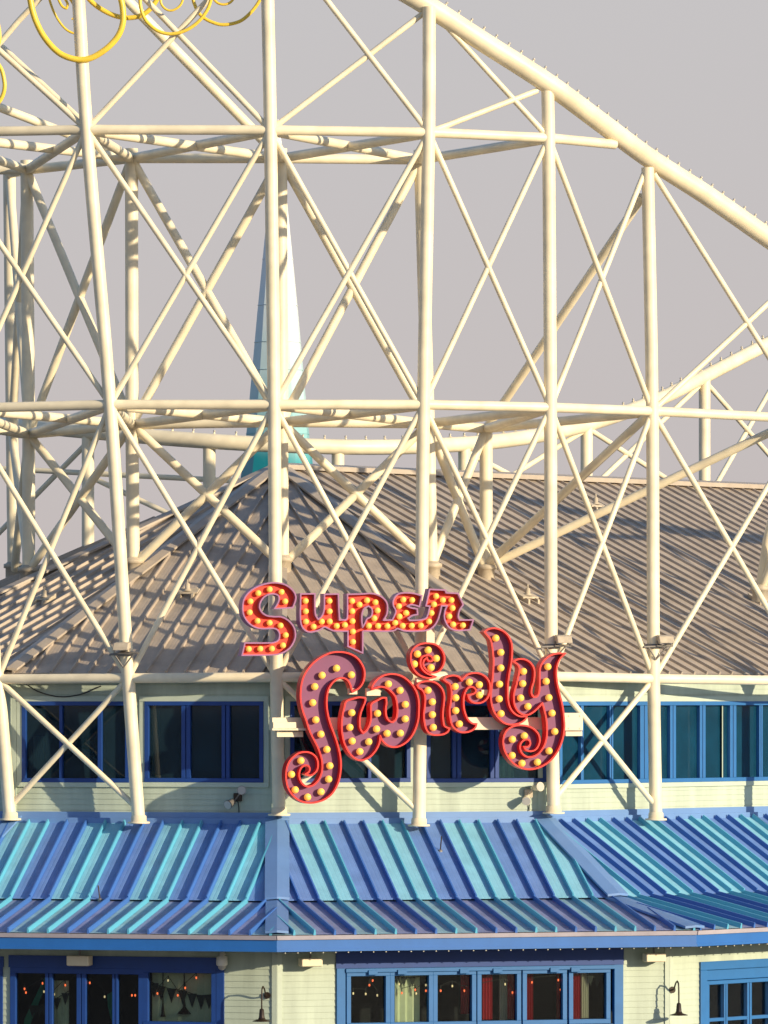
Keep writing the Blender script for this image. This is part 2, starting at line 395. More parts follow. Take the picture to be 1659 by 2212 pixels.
for az in AZ:
    F = Face(az, A_WALL); w = (A_WALL + .1) * T15; w1 = HALL if az == 46 else w
    tf.fbox(F, -w, w1, Z_TOP - 0.10, Z_TOP + 0.15, -0.05, 0.055)
    tf.fbox(F, -w, w1, Z_TOP - 0.12, Z_TOP + 0.025, 0.056, 0.16)
tf.build('wall_flashing', M['bluecap'], canopy)
gt, fa, sf = MB(), MB(), MB()
for az in AZ:
    F = Face(az, 0); a = A_EAVE; w = a * T15; w1 = HALL if az == 46 else w
    gt.hexa([F.w(-w, Z_EAVE - .10, a + .05), F.w(w1, Z_EAVE - .10, a + .05), F.w(w1, Z_EAVE - .10, a - .1), F.w(-w, Z_EAVE - .10, a - .1),
             F.w(-w - .02, Z_EAVE - .01, a + .09), F.w(w1, Z_EAVE - .01, a + .09), F.w(w1, Z_EAVE - .02, a - .1), F.w(-w, Z_EAVE - .02, a - .1)])
    w2 = (a + .02) * T15
    fa.fbox(Face(az, 0), -w2, HALL if az == 46 else w2, Z_EAVE - .33, Z_EAVE - .104, a - .06, a + .02)
    fa.fbox(Face(az, 0), -w2 - .01, HALL if az == 46 else w2 + .01, Z_EAVE - .345, Z_EAVE - .29, a + .021, a + .05)
    sf.fbox(Face(az, 0), -w, w1, Z_EAVE - .30, Z_EAVE - .26, A_LOW - .3, a - .061)
fascia = fa.build('fascia', M['fascia'], hall)
gt.build('gutter', M['gutter'], fascia)
sf.build('soffit', M['soffit'], hall)

# clapboard walls
def boards(mb, F, u0, u1, z0, z1, expo, d=0.0, mat=0):
    i = math.floor(z0 / expo)
    while i * expo < z1:
        a, b = max(z0, i * expo), min(z1, (i + 1) * expo)
        if b - a > 0.004:
            da = d + 0.014 * (1 - (a - i * expo) / expo); db = d + 0.014 * (1 - (b - i * expo) / expo)
            mb.poly([F.w(u0, a, da), F.w(u1, a, da), F.w(u1, b, db), F.w(u0, b, db)], mat)
            if a > z0 + 1e-6: mb.poly([F.w(u0, a, d), F.w(u1, a, d), F.w(u1, a, da), F.w(u0, a, da)], mat)
        i += 1
def wall(mb, F, u0, u1, z0, z1, openings, expo=0.12):
    x = u0
    for (a, b, c, e) in sorted(openings):
        if a > x: boards(mb, F, x, a, z0, z1, expo)
        if c > z0: boards(mb, F, a, b, z0, c, expo)
        if e < z1: boards(mb, F, a, b, e, z1, expo)
        for q in ([(a, c), (a, e)], [(b, c), (b, e)], [(a, c), (b, c)], [(a, e), (b, e)]):      # reveals
            (p1, p2) = q
            mb.poly([F.w(p1[0], p1[1], .0), F.w(p2[0], p2[1], .0), F.w(p2[0], p2[1], -.22), F.w(p1[0], p1[1], -.22)])
        x = b
    if u1 > x: boards(mb, F, x, u1, z0, z1, expo)
def window(parent, F, u0, u1, z0, z1, mullions, fmat, glass, fw=0.07, rails=(), d=0.0, label=None, glass_d=-0.06):
    fm = MB()
    fm.fbox(F, u0 - .02, u1 + .02, z1 - fw, z1 + .02, d - .12, d + .05); fm.fbox(F, u0 - .02, u1 + .02, z0 - .02, z0 + fw, d - .12, d + .06)
    fm.fbox(F, u0 - .02, u0 + fw, z0 + fw, z1 - fw, d - .12, d + .05); fm.fbox(F, u1 - fw, u1 + .02, z0 + fw, z1 - fw, d - .12, d + .05)
    f = fm.build('window', fmat, parent, bevel=0.006)
    if label: f['label'] = label
    xs = [u0 + fw]
    for (m_, w_) in mullions:
        mm = MB()
        if w_ > .1:                       # a pair of meeting stiles with a shadow gap
            mm.fbox(F, m_ - w_ / 2, m_ - .01, z0 + fw, z1 - fw, d - .11, d + .03); mm.fbox(F, m_ + .01, m_ + w_ / 2, z0 + fw, z1 - fw, d - .11, d + .03)
            mm.fbox(F, m_ - .009, m_ + .009, z0 + fw, z1 - fw, d - .11, d - .02)
        else: mm.fbox(F, m_ - w_ / 2, m_ + w_ / 2, z0 + fw, z1 - fw, d - .11, d + .03)
        mm.build('mullion', fmat, f, bevel=0.005); xs += [m_ - w_ / 2, m_ + w_ / 2]
    xs.append(u1 - fw)
    for r_ in rails:
        rm = MB()
        for k in range(0, len(xs), 2): rm.fbox(F, xs[k], xs[k + 1], r_ - .035, r_ + .035, d - .10, d + .02)
        rm.build('rail', fmat, f)
    for k in range(0, len(xs), 2):
        pm = MB(); pm.fbox(F, xs[k] - .01, xs[k + 1] + .01, z0 + fw - .01, z1 - fw + .01, d + glass_d - .006, d + glass_d)
        pm.build('pane', glass, f)
    return f

UP = {az: Face(az, A_WALL) for az in AZ}; LO = {az: Face(az, A_LOW) for az in AZ}
def span(F, x0, x1, y0, y1, yx=None):
    yx = yx if yx else (x0 + x1) / 2
    return (F.hit(x0, 1600)[0], F.hit(x1, 1600)[0], F.hit(yx, y1)[1], F.hit(yx, y0)[1])
def mus(F, lst): return [(F.hit(x, 1600)[0], w) for x, w in lst]

ZU0, ZU1 = Z_TOP - 0.4, Z_GE + 0.05
uw = MB(); trims = []
wspec = {-14: [((50, 278), [(132, .07), (216, .09)]), ((315, 568), [(402, .2), (488, .18)])],
         16: [((628, 884), [(713, .07), (798, .07)]), ((922, 1178), [(986, .2), (1068, .2)])],
         46: [((1207, 1700), [(1256, .09), (1319, .12), (1390, .28), (1452, .2), (1516, .2), (1582, .22), (1642, .12)])]}
winlist = []
for az in AZ:
    F = UP[az]; w = A_WALL * T15; w1 = HALL if az == 46 else w
    ops = []
    for (xs, ml) in wspec.get(az, []):
        o = span(F, xs[0], xs[1], 1517, 1688); ops.append(o); winlist.append((F, o, mus(F, ml), az))
    wall(uw, F, -w, w1, ZU0, ZU1, ops, 0.12)
    tr = MB(); tr.fbox(F, -w - .02, -w + .12, ZU0, ZU1, -.01, .034); trims.append(('corner_board', tr))
    if az != 46: tr = MB(); tr.fbox(F, w - .12, w + .02, ZU0, ZU1, -.01, .036); trims.append(('corner_board', tr))
    for o in ops:
        tr = MB(); trims.append(('window_casing', tr))
        for q in ((o[0] - .14, o[0] - .021), (o[1] + .021, o[1] + .14)): tr.fbox(F, q[0], q[1], o[2] - .03, o[3] + .03, -.01, .03)
        tr.fbox(F, o[0] - .14, o[1] + .14, o[3] + .021, o[3] + .13, -.01, .045)
        tr.fbox(F, o[0] - .14, o[1] + .14, o[2] - .12, o[2] - .021, -.01, .05)
for k in range(1, 8):
    F = Face(46 + 30 * k, A_WALL); w = A_WALL * T15
    uw.poly([F.w(-w, 0, 0), F.w(w, 0, 0), F.w(w, ZU1, 0), F.w(-w, ZU1, 0)])
F = Face(46, 0)
uw.poly([F.w(HALL, 0, A_WALL), F.w(HALL, 0, -A_WALL), F.w(HALL, ZU1, -A_WALL), F.w(HALL, ZU1, A_WALL)])
uw.poly([F.w(HALL, ZU1, A_WALL), F.w(HALL, ZU1, -A_WALL), F.w(HALL, Z_APEX, 0)])
uw.poly([F.w(0, 0, -A_WALL), F.w(HALL, 0, -A_WALL), F.w(HALL, ZU1, -A_WALL), F.w(0, ZU1, -A_WALL)])
upper = uw.build('upper_wall', M['siding'], hall, recalc=False)
for nm, tr in trims: tr.build(nm, M['trim'], upper)
for F, o, ml, az in winlist: window(upper, F, *o, ml, M['frame'] if az < 40 else M['frame_lit'], M['glassn'] if az < 40 else M['glasst'])
for az, x0, x1, y0, y1 in ((46, 1209, 1253, 1520, 1600), (46, 1260, 1314, 1520, 1572), (-14, 330, 343, 1524, 1676), (-14, 72, 96, 1590, 1660), (16, 1072, 1110, 1600, 1680), (46, 1396, 1448, 1520, 1548)):
    F = UP[az]; bl = MB(); a, b = F.hit(x0, y0, -.3), F.hit(x1, y1, -.3); n = 6
    for k in range(n):                       # gently pleated strips: blinds, a wall patch, a post's reflection built as a strip
        ua, ub = a[0] + (b[0] - a[0]) * k / n, a[0] + (b[0] - a[0]) * (k + 1) / n
        bl.hexa([F.w(ua, b[1], -.28 - .03 * (k % 2)), F.w(ub, b[1], -.28 - .03 * ((k + 1) % 2)), F.w(ub, b[1], -.33), F.w(ua, b[1], -.33),
                 F.w(ua, a[1], -.28 - .03 * (k % 2)), F.w(ub, a[1], -.28 - .03 * ((k + 1) % 2)), F.w(ub, a[1], -.33), F.w(ua, a[1], -.33)])
    bl.build('blind_and_reflection', M['inwall'], hall)
# rooms behind the upper windows
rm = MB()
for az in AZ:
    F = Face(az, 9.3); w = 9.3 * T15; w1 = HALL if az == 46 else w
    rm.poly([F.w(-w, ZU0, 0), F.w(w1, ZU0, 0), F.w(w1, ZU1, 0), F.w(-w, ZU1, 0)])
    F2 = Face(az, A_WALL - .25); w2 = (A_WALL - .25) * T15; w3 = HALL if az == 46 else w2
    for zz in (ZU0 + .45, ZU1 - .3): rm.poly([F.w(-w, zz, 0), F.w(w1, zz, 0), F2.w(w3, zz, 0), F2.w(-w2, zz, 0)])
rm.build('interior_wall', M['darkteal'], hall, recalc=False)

# lower storey
lw = MB(); trims = []; ZL1 = Z_EAVE - .27
lspec = {-14: [(-420, 5, 2098, []), (25, 483, 2098, [])], 16: [(728, 1343, 2080, [])], 46: [(1513, 1790, 2101, [])]}
lops = {}
for az in AZ:
    F = LO[az]; w = A_LOW * T15; w1 = HALL if az == 46 else w
    ops = []
    for (x0, x1, yt, _) in lspec.get(az, []):
        mid = (max(x0, 0) + min(x1, 1659)) / 2
        ops.append((F.hit(x0, 2100)[0], F.hit(x1, 2100)[0], 1.15, F.hit(mid, yt - 22)[1]))
    lops[az] = ops
    wall(lw, F, -w, w1, 0, ZL1, ops, 0.13)
    lt = MB(); lt.fbox(F, -w - .02, -w + .10, 0, ZL1, -.01, .034); trims.append(lt)
    if az != 46: lt = MB(); lt.fbox(F, w - .10, w + .02, 0, ZL1, -.01, .036); trims.append(lt)
lower = lw.build('lower_wall', M['siding'], hall, recalc=False)
for lt in trims: lt.build('corner_board', M['trim'], lower)
# left group: one tall header and sash windows; middle: six sliding sashes; right: small panes
F = LO[-14]; o = lops[-14][1]; hz = F.hit(240, 2096)[1]; bz = F.hit(400, 2211)[1]
hd = MB(); hd.fbox(F, o[0] - .05, o[1] + .04, hz + .04, o[3] + .1, -.1, .06); hd.build('window_header', M['frame'], lower)
dv = F.hit(319, 2100)[0]
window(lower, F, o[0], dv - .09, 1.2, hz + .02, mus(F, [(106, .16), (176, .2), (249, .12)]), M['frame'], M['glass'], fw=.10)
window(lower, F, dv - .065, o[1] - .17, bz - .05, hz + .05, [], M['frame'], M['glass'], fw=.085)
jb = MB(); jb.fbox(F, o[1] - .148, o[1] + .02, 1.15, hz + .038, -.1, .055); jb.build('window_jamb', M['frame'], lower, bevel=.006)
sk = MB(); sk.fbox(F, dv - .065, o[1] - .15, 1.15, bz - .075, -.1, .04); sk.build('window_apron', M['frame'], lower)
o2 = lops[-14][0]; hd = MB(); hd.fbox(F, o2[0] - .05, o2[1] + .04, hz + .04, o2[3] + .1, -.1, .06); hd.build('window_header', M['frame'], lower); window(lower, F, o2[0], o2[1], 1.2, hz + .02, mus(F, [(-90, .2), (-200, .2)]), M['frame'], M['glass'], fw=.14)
F = LO[16]; o = lops[16][0]
ht = F.hit(1035, 2097)[1]; hb = F.hit(1035, 2207)[1]
hd = MB(); hd.fbox(F, o[0] - .03, o[1] + .03, ht + .09, o[3] + .06, -.1, .05); hd.build('window_header', M['frame'], lower)
tk = MB(); tk.fbox(F, o[0] + .17, o[1] - .18, ht + .002, ht + .085, -.08, .09)      # sliding track with its brackets
for x in (803, 866, 1000, 1072, 1195, 1240): uu = F.hit(x, 2090)[0]; tk.fbox(F, uu - .1, uu + .1, ht - .05, ht + .05, .091, .12)
tk.build('sliding_track', M['frame_lit'], lower, bevel=.008)
for (a, b) in ((o[0] - .02, o[0] + .17), (o[1] - .18, o[1] + .02)):
    fx = MB(); fx.fbox(F, a, b, 1.15, ht + .09, -.1, .055); fx.build('window_jamb', M['frame_lit'], lower, bevel=.008)
edges = [(749, 840), (843, 933), (936, 1026), (1031, 1123), (1129, 1222), (1229, 1316)]
for (x0, x1) in edges:
    a, b = F.hit(x0, 2150)[0] + .005, F.hit(x1, 2150)[0] - .005
    window(lower, F, a, b, hb - .06, ht, [], M['frame_lit'], M['glass'], fw=.075, d=.0)
sk = MB(); sk.fbox(F, o[0] + .171, o[1] - .181, 1.15, hb - .09, -.1, .03); sk.build('window_apron', M['frame_lit'], lower)
F = LO[46]; o = lops[46][0]; ht2 = F.hit(1585, 2118)[1]; hr = F.hit(1585, 2200)[1]
hd = MB(); hd.fbox(F, o[0] - .05, o[1] + .05, o[3] - .13, o[3] + .05, -.1, .06); hd.fbox(F, o[0] + .18, o[1], ht2 + .03, o[3] - .131, -.1, .0)
hd.fbox(F, o[0] - .05, o[0] + .16, 1.15, o[3] - .131, -.1, .058); hd.build('window_header', M['frame_lit'], lower, bevel=.008)
window(lower, F, o[0] + .18, o[1], 1.2, ht2, mus(F, [(1566, .12), (1617, .15), (1662, .12), (1705, .15)]), M['frame_lit'], M['glass'], fw=.06, rails=(hr,))
# dining room behind the lower windows
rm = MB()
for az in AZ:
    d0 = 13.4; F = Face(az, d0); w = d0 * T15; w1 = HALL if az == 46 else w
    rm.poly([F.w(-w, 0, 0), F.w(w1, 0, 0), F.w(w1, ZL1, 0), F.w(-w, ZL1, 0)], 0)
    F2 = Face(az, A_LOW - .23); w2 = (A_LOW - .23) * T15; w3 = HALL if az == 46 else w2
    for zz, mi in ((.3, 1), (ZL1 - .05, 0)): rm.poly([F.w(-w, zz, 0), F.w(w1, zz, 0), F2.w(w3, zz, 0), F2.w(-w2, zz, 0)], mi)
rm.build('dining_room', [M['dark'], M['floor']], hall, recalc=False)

# ------------------------------------------------------------------ things inside the lower windows
def iface(az, d): return Face(az, A_LOW - d)
def panel(name, mat, az, d, x0, x1, y0, y1, label, cat, group=None, th=.04):
    F = iface(az, d); a, b = F.hit(x0, 2150)[0], F.hit(x1, 2150)[0]; z1 = F.hit((x0 + x1) / 2, y0)[1]; z0 = F.hit((x0 + x1) / 2, y1)[1]
    m = MB(); n = 10; top, bot = [], []
    for k in range(n + 1):
        u = a + (b - a) * k / n; dd = .02 * math.sin(k * 2.1)
        top.append((u, dd))
    for k in range(n):
        (u0, e0), (u1, e1) = top[k], top[k + 1]
        m.hexa([F.w(u0, z0, e0 + th), F.w(u1, z0, e1 + th), F.w(u1, z0, e1), F.w(u0, z0, e0), F.w(u0, z1, e0 + th), F.w(u1, z1, e1 + th), F.w(u1, z1, e1), F.w(u0, z1, e0)])
    return tag(m.build(name, mat), label, cat, group)
panel('wall_panel', M['inwall'], -14, .3, 113, 150, 2118, 2330, 'pale green wall panel seen through the second narrow sash of the left window', 'wall panel')
panel('wall_panel', M['inwall'], -14, .3, 330, 470, 2100, 2330, 'wide pale green wall panel behind the square pane beside the left corner', 'wall panel')
panel('wall_panel', M['inwall'], -14, .3, 0, 24, 2120, 2330, 'narrow pale green panel at the far left edge behind the glass', 'wall panel')
panel('wall_panel', M['inwall'], 16, .3, 852, 905, 2105, 2330, 'pale green wall panel behind the second sliding sash', 'wall panel')
for i, (x0, x1, mat, col_) in enumerate(((995, 1012, 'stripe_red', 'red'), (1040, 1062, 'stripe_red', 'red'), (1078, 1094, 'stripe_white', 'white'), (1096, 1112, 'stripe_red', 'red'),
        (1136, 1150, 'stripe_red', 'red'), (1202, 1216, 'stripe_red', 'red'), (1236, 1252, 'stripe_red', 'red'), (1254, 1270, 'stripe_white', 'white'))):
    where = ('in the third sliding sash', 'at the left of the fourth sliding sash', 'in the fourth sliding sash', 'right of the white strip in the fourth sash', 'at the left of the fifth sliding sash',
             'at the right of the fifth sliding sash', 'at the left of the sixth sliding sash', 'in the sixth sliding sash')[i]
    panel('curtain', M[mat], 16, .26 + .05 * (i % 3), x0, x1, 2100, 2190 + (i * 37) % 25, '%s hanging cloth strip %s' % (col_, where), 'curtain', 'red and white cloth strips inside the middle window')
F = iface(-14, .5)
m = MB(); q = [F.hit(*p) for p in ((97, 2111), (99, 2111), (101, 2125), (66, 2212), (52, 2212), (54, 2200))]
m.mesh([F.w(u, z, .03) for u, z in q] + [F.w(u, z, 0) for u, z in q], [tuple(range(6)), tuple(reversed(range(6, 12)))] + [(k, k + 6, (k + 1) % 6 + 6, (k + 1) % 6) for k in range(6)])
tag(m.build('banner', M['green']), 'green cloth sloping across the first sash of the left window', 'banner')
m = MB(); q = [F.hit(*p) for p in ((232, 2148), (246, 2140), (246, 2212), (240, 2200), (234, 2175))]
m.mesh([F.w(u, z, .03) for u, z in q] + [F.w(u, z, 0) for u, z in q], [tuple(range(5)), tuple(reversed(range(5, 10)))] + [(k, k + 5, (k + 1) % 5 + 5, (k + 1) % 5) for k in range(5)])
tag(m.build('banner', M['green']), 'small green cloth in the third sash of the left window', 'banner')
def bunting(az, d, pts, label, n=9, size=.2):
    F = iface(az, d); path = smooth_path([F.w(*F.hit(*p)) for p in pts], 6)
    root = thing('bunting', label, 'bunting', path[0], 'dark pennant bunting inside the windows')
    s = MB(); s.tube(path, .008, 6); s.build('cord', M['bunting'], root)
    L = len(path) - 1
    for k in range(n):
        t = (k + .5) / n * L; i = int(t); p = path[i].lerp(path[min(i + 1, L)], t - i); tt = F.t
        b = MB(); a_, b_, c_ = p - tt * size * .42, p + tt * size * .42, p - Vector((0, 0, size * 1.25)); nn = F.n * .006
        b.mesh([a_ - nn, b_ - nn, c_ - nn, a_ + nn, b_ + nn, c_ + nn], [(0, 1, 2), (5, 4, 3), (0, 3, 4, 1), (1, 4, 5, 2), (2, 5, 3, 0)])
        b.build('pennant', M['bunting'], root)
bunting(-14, .2, ((-20, 2118), (10, 2138), (28, 2140)), 'dark pennant bunting at the far left pane', 4)
bunting(-14, .2, ((66, 2172), (84, 2172), (108, 2164), (150, 2140)), 'dark pennant bunting across the two narrow left sashes', 7)
bunting(-14, .2, ((325, 2120), (352, 2132), (395, 2140), (430, 2150), (460, 2148)), 'dark pennant bunting across the square pane beside the left corner', 7, .24)
bunting(16, .2, ((850, 2106), (880, 2112), (925, 2106)), 'short dark bunting high in the second sliding sash', 4, .16)
bunting(16, .2, ((1268, 2102), (1290, 2108), (1310, 2100)), 'short dark bunting at the right end of the middle window', 3, .2)
def fairy(az, d, pts, label, mats):
    F = iface(az, d); ps = [F.w(*F.hit(*p)) for p in pts]
    root = thing('fairy_lights', label, 'string lights', ps[0], 'strings of small coloured lamps inside the windows')
    s = MB(); s.tube(smooth_path([p + Vector((0, 0, .1)) for p in ps], 5), .006, 6); s.build('cord', M['cable'], root)
    for i, p in enumerate(ps):
        b = MB(); b.ball(p, .018, 10, 8, 0, 1.6); b.tube([p + Vector((0, 0, .02)), p + Vector((0, 0, .11))], .009, 8, 1)
        b.build('bulb', [M[mats[i % len(mats)]], M['cable']], root)
fairy(-14, .14, ((53, 2136), (56, 2144), (92, 2124), (95, 2142)), 'tiny red lamps in the first sash of the left window', ['redglow', 'redglow', 'redglow', 'warmglow'])
fairy(-14, .14, ((117, 2148), (141, 2128), (194, 2123), (226, 2153)), 'tiny red lamps strung over the second and third left sashes', ['warmglow', 'redglow', 'redglow'])
fairy(-14, .14, ((285, 2150), (292, 2150), (303, 2122)), 'pair of red lamps in the dark fourth sash of the left window', ['redglow', 'redglow', 'warmglow'])
fairy(-14, .14, ((340, 2146), (363, 2118), (384, 2150), (400, 2134), (424, 2112)), 'red lamps strung across the square left pane', ['redglow', 'warmglow', 'redglow', 'redglow', 'redglow'])
fairy(16, .14, ((763, 2146), (790, 2147), (805, 2118), (798, 2128), (815, 2150)), 'lamps dangling in the first sliding sash', ['warmglow', 'warmglow', 'redglow', 'redglow'])
fairy(16, .14, ((862, 2126), (868, 2145), (897, 2138), (899, 2146), (920, 2128), (920, 2140)), 'lamps dangling in the second sliding sash', ['warmglow', 'redglow', 'redglow', 'warmglow'])
fairy(16, .14, ((952, 2140), (977, 2130), (1003, 2140), (1091, 2126), (1107, 2144)), 'lamps strung over the third and fourth sliding sashes', ['redglow', 'warmglow', 'redglow', 'warmglow'])
fairy(16, .14, ((1149, 2122), (1206, 2117), (1211, 2138)), 'red lamps in the fifth sliding sash', ['redglow', 'redglow'])

for px, y0, y1, lab in ((352, 2108, 2196, 'thin dark pendant lamp at the left of the square pane'), (398, 2100, 2190, 'dark cone pendant lamp in the middle of the square pane')):
    F = iface(-14, .24); u, z1 = F.hit(px, y0); z0 = F.hit(px, y1)[1]
    root = thing('pendant_lamp', lab, 'lamp', F.w(u, z0), 'dark pendant lamps behind the square pane')
    m = MB(); m.tube([F.w(u, z0 + .1, 0), F.w(u, z1 + .6, 0)], .012, 8); m.build('cord', M['bronze'], root, recalc=False)
    w = .06 if px < 380 else .15
    m = MB(); m.lathe(F.w(u, z0, 0), [(w, 0), (w * .6, .06), (.03, .14), (.012, .3)], 16); m.build('lamp_shade', M['bronze'], root)
# ------------------------------------------------------------------ roller coaster lattice
OD = {-2: 1.35, -1: 0.25, 0: -0.15, 1: 0.36, 2: 1.56, 3: 3.5, 4: 5.8, 5: 8.1, 6: 10.4}
OP = {-2: [(22, 1772), (-5, 1467), (-80, 882), (-165, 287), (-190, -100)],
      -1: [(300, 1779), (277, 1465), (238, 874), (187, 280), (166, -60)],
      0: [(603, 1762), (597, 1463), (592, 874), (584, 281), (577, -60)],
      1: [(905, 1785), (909, 1461), (915, 874), (926, 286), (927, 15)],
      2: [(1196, 1758), (1191, 1461), (1189, 880), (1185, 298), (1183, 195)],
      3: [(1417, 1772), (1412, 1466), (1409, 888), (1399, 362)],
      4: [(1750, 1770), (1750, 1471), (1745, 905), (1742, 590)],
      5: [(1948, 1765), (1948, 1471), (1945, 920), (1943, 765)], 6: [(2122, 1760), (2122, 1472), (2120, 935), (2119, 900)]}
def roof_z(x, y):
    v = Vector((x - CX, y - CY, 0)); return Z_APEX - G_SLOPE * max(v.dot(Face(az, 0).n) for az in AZ)
def O(k, lev):                           # node of the outer ring: lev 0,1,2
    p = OP[k][1 + lev]; return P(p[0], p[1], OD[k])
IND = {-3: 12.4, -2: 9.1, -1: 6.6, 0: 5.7, 1: 6.6, 2: 7.9}
IP = {-3: [(30, 1255), (26, 935), (20, 375)], -2: [(62, 1247), (62, 938), (58, 367)], -1: [(288, 1236), (285, 917), (284, 342)], 0: [(610, 1236), (608, 912), (606, 342)],
      1: [(932, 1238), (925, 915), (908, 345)], 2: [(1050, 1250), (1050, 926)]}
def I(k, lev): p = IP[k][lev]; return P(p[0], p[1], IND[k])
coaster = thing('roller_coaster', 'cream tubular roller coaster lattice wrapped round the restaurant with its sloping track', 'roller coaster', P(905, 1785, .55))
def pipe(name, pts, r, mat='cream', parent=None, seg=24, label=None):
    m = MB(); m.tube(pts, r, seg); o = m.build(name, M[mat], parent if parent is not None else coaster, recalc=False)
    if label: o['label'] = label
    return o
for k, pp in OP.items():
    pts = smooth_path([P(x, y, OD[k]) for x, y in pp], 4, sharp=80)
    o = pipe('post', pts, .142)
    b = P(pp[0][0], pp[0][1], OD[k])
    if k <= 3:
        m = MB(); m.lathe(b - Vector((0, 0, .10)), [(.0, .10), (.24, .10), (.24, .14), (.17, .145), (.165, .26), (.143, .28)], 20); m.build('base_flange', M['cream2'], o)
for k, pp in IP.items():
    pts = [P(x, y, IND[k]) for x, y in pp]
    d = (pts[-1] - pts[-2]).normalized()
    o = pipe('post', pts[:-1] + [pts[-1] + d * (.22 if k < 2 else .05)], .15)
    b = Vector((pts[0].x, pts[0].y, roof_z(pts[0].x, pts[0].y)))
    m = MB(); m.lathe(b - Vector((0, 0, .14)), [(.20, 0), (.20, .30), (.245, .31), (.245, .40), (.19, .42), (.152, .46)], 20); m.build('base_collar', M['collar'], o)
# ring beams
for lev in (0, 1, 2):
    ks = [-2, -1, 0, 1, 2, 3, 4, 5, 6] if lev < 2 else [-2, -1, 0, 1, 2]
    for a, b in zip(ks, ks[1:]): pipe('ring_beam', [O(a, lev), O(b, lev)], .107)
pipe('ring_beam', [O(2, 2), P(1328, 312, 2.75)], .107)
for lev in (0, 1, 2): pipe('ring_beam', [O(-2, lev), O(-2, lev) + Vector((-4.2, 3.0, 0))], .107)
for lev in (1, 2):
    ks = [-3, -2, -1, 0, 1] + ([2] if lev == 1 else [])
    for a, b in zip(ks, ks[1:]): pipe('inner_ring_beam', [I(a, lev), I(b, lev)], .112)
# radial beams between the rings
for lev in (1, 2):
    for i, k in ((-1, -1), (-1, 0), (-1, -2), (0, -1), (0, 0), (0, 1), (1, 1), (1, 2), (1, 0), (-2, -2), (-2, -1)) + (((2, 2), (2, 3)) if lev == 1 else ()):
        pipe('radial_beam', [I(i, lev), O(k, lev) - Vector((0, 0, .02))], .105)
pipe('radial_beam', [I(-2, 2), P(-200, 366, 9.5)], .11); pipe('radial_beam', [I(-2, 1), P(-200, 900, 6.0)], .11)
# cross braces of the outer ring
def X(a, b, l0, l1, r=.064): pipe('cross_brace', [O(a, l0), O(b, l1)], r); pipe('cross_brace', [O(b, l0) + Vector((0, .02, 0)), O(a, l1) + Vector((0, .02, 0))], r)
for a in range(-2, 3): X(a, a + 1, 0, 1)
for a in range(-2, 2): X(a, a + 1, 1, 2)
X(3, 4, 0, 1); X(4, 5, 0, 1); X(5, 6, 0, 1)
def brace(p, q, r=.064, name='cross_brace'): pipe(name, [p, q], r)
brace(O(2, 1), P(1392, 372, 3.5)); brace(O(2, 2), O(3, 1))
brace(O(3, 1), P(1740, 580, 5.8)); brace(P(1412, 375, 3.5), O(4, 1))
brace(P(690, -20, .1), O(1, 2)); brace(O(0, 2), P(918, 26, .5)); brace(P(655, -60, 0), P(690, -20, .1))
brace(O(1, 2), P(1160, 196, 1.5)); brace(P(945, 35, .6), O(2, 2))
brace(O(-1, 2), P(505, -60, .1)); brace(P(258, -60, .3), O(0, 2))
brace(O(-2, 2) + Vector((0, 0, 0)), P(40, 45, .9)); brace(P(40, 45, .9), P(140, -60, .6)); brace(P(-160, -35, 1.0), O(-1, 2)); brace(P(-160, -50, 3.5), P(200, 285, 1.2), .08)
def base(k): p = OP[k][0]; return P(p[0], p[1], OD[k]) + Vector((0, 0, .3))
for a in (-2, 0, 2):
    brace(O(a, 0), base(a + 1)); brace(O(a + 1, 0) + Vector((0, .03, 0)), base(a) + Vector((0, .03, 0)))
# braces of the inner ring
def XI(a, b, l0, l1, r=.10): pipe('inner_brace', [I(a, l0), I(b, l1)], r); pipe('inner_brace', [I(b, l0), I(a, l1)], r)
for a in (-3, -2, -1, 0): XI(a, a + 1, 1, 2)
for a in (-3, -2, -1, 0, 1):
    up = Vector((0, 0, .15)); pipe('inner_brace', [I(a, 0) + up, I(a + 1, 1)], .10); pipe('inner_brace', [I(a + 1, 0) + up, I(a, 1)], .10)
# rakers
up = Vector((0, 0, .3))
pipe('raking_strut', [P(1388, 424, 3.7), I(2, 1)], .10); pipe('raking_strut', [O(3, 1), I(2, 0) + up], .10)
pipe('raking_strut', [P(1760, 888, 6.2), I(2, 0) + up * .9], .10)
pipe('raking_strut', [I(0, 2), P(150, -128, 3.0)], .115); pipe('raking_strut', [I(-1, 2), P(-200, 155, 3.0)], .10)
pipe('raking_strut', [P(1643, 1275, 7.5), P(1660, 1165, 7.4), P(1700, 1000, 7.2)], .13); pipe('raking_strut', [P(1643, 1275, 7.5), P(1720, 1090, 6.5)], .10)
m = MB(); m.lathe(P(1643, 1300, 7.5), [(.19, 0), (.19, .25), (.24, .26), (.24, .34), (.14, .4)], 20); m.build('base_collar', M['collar'], coaster)
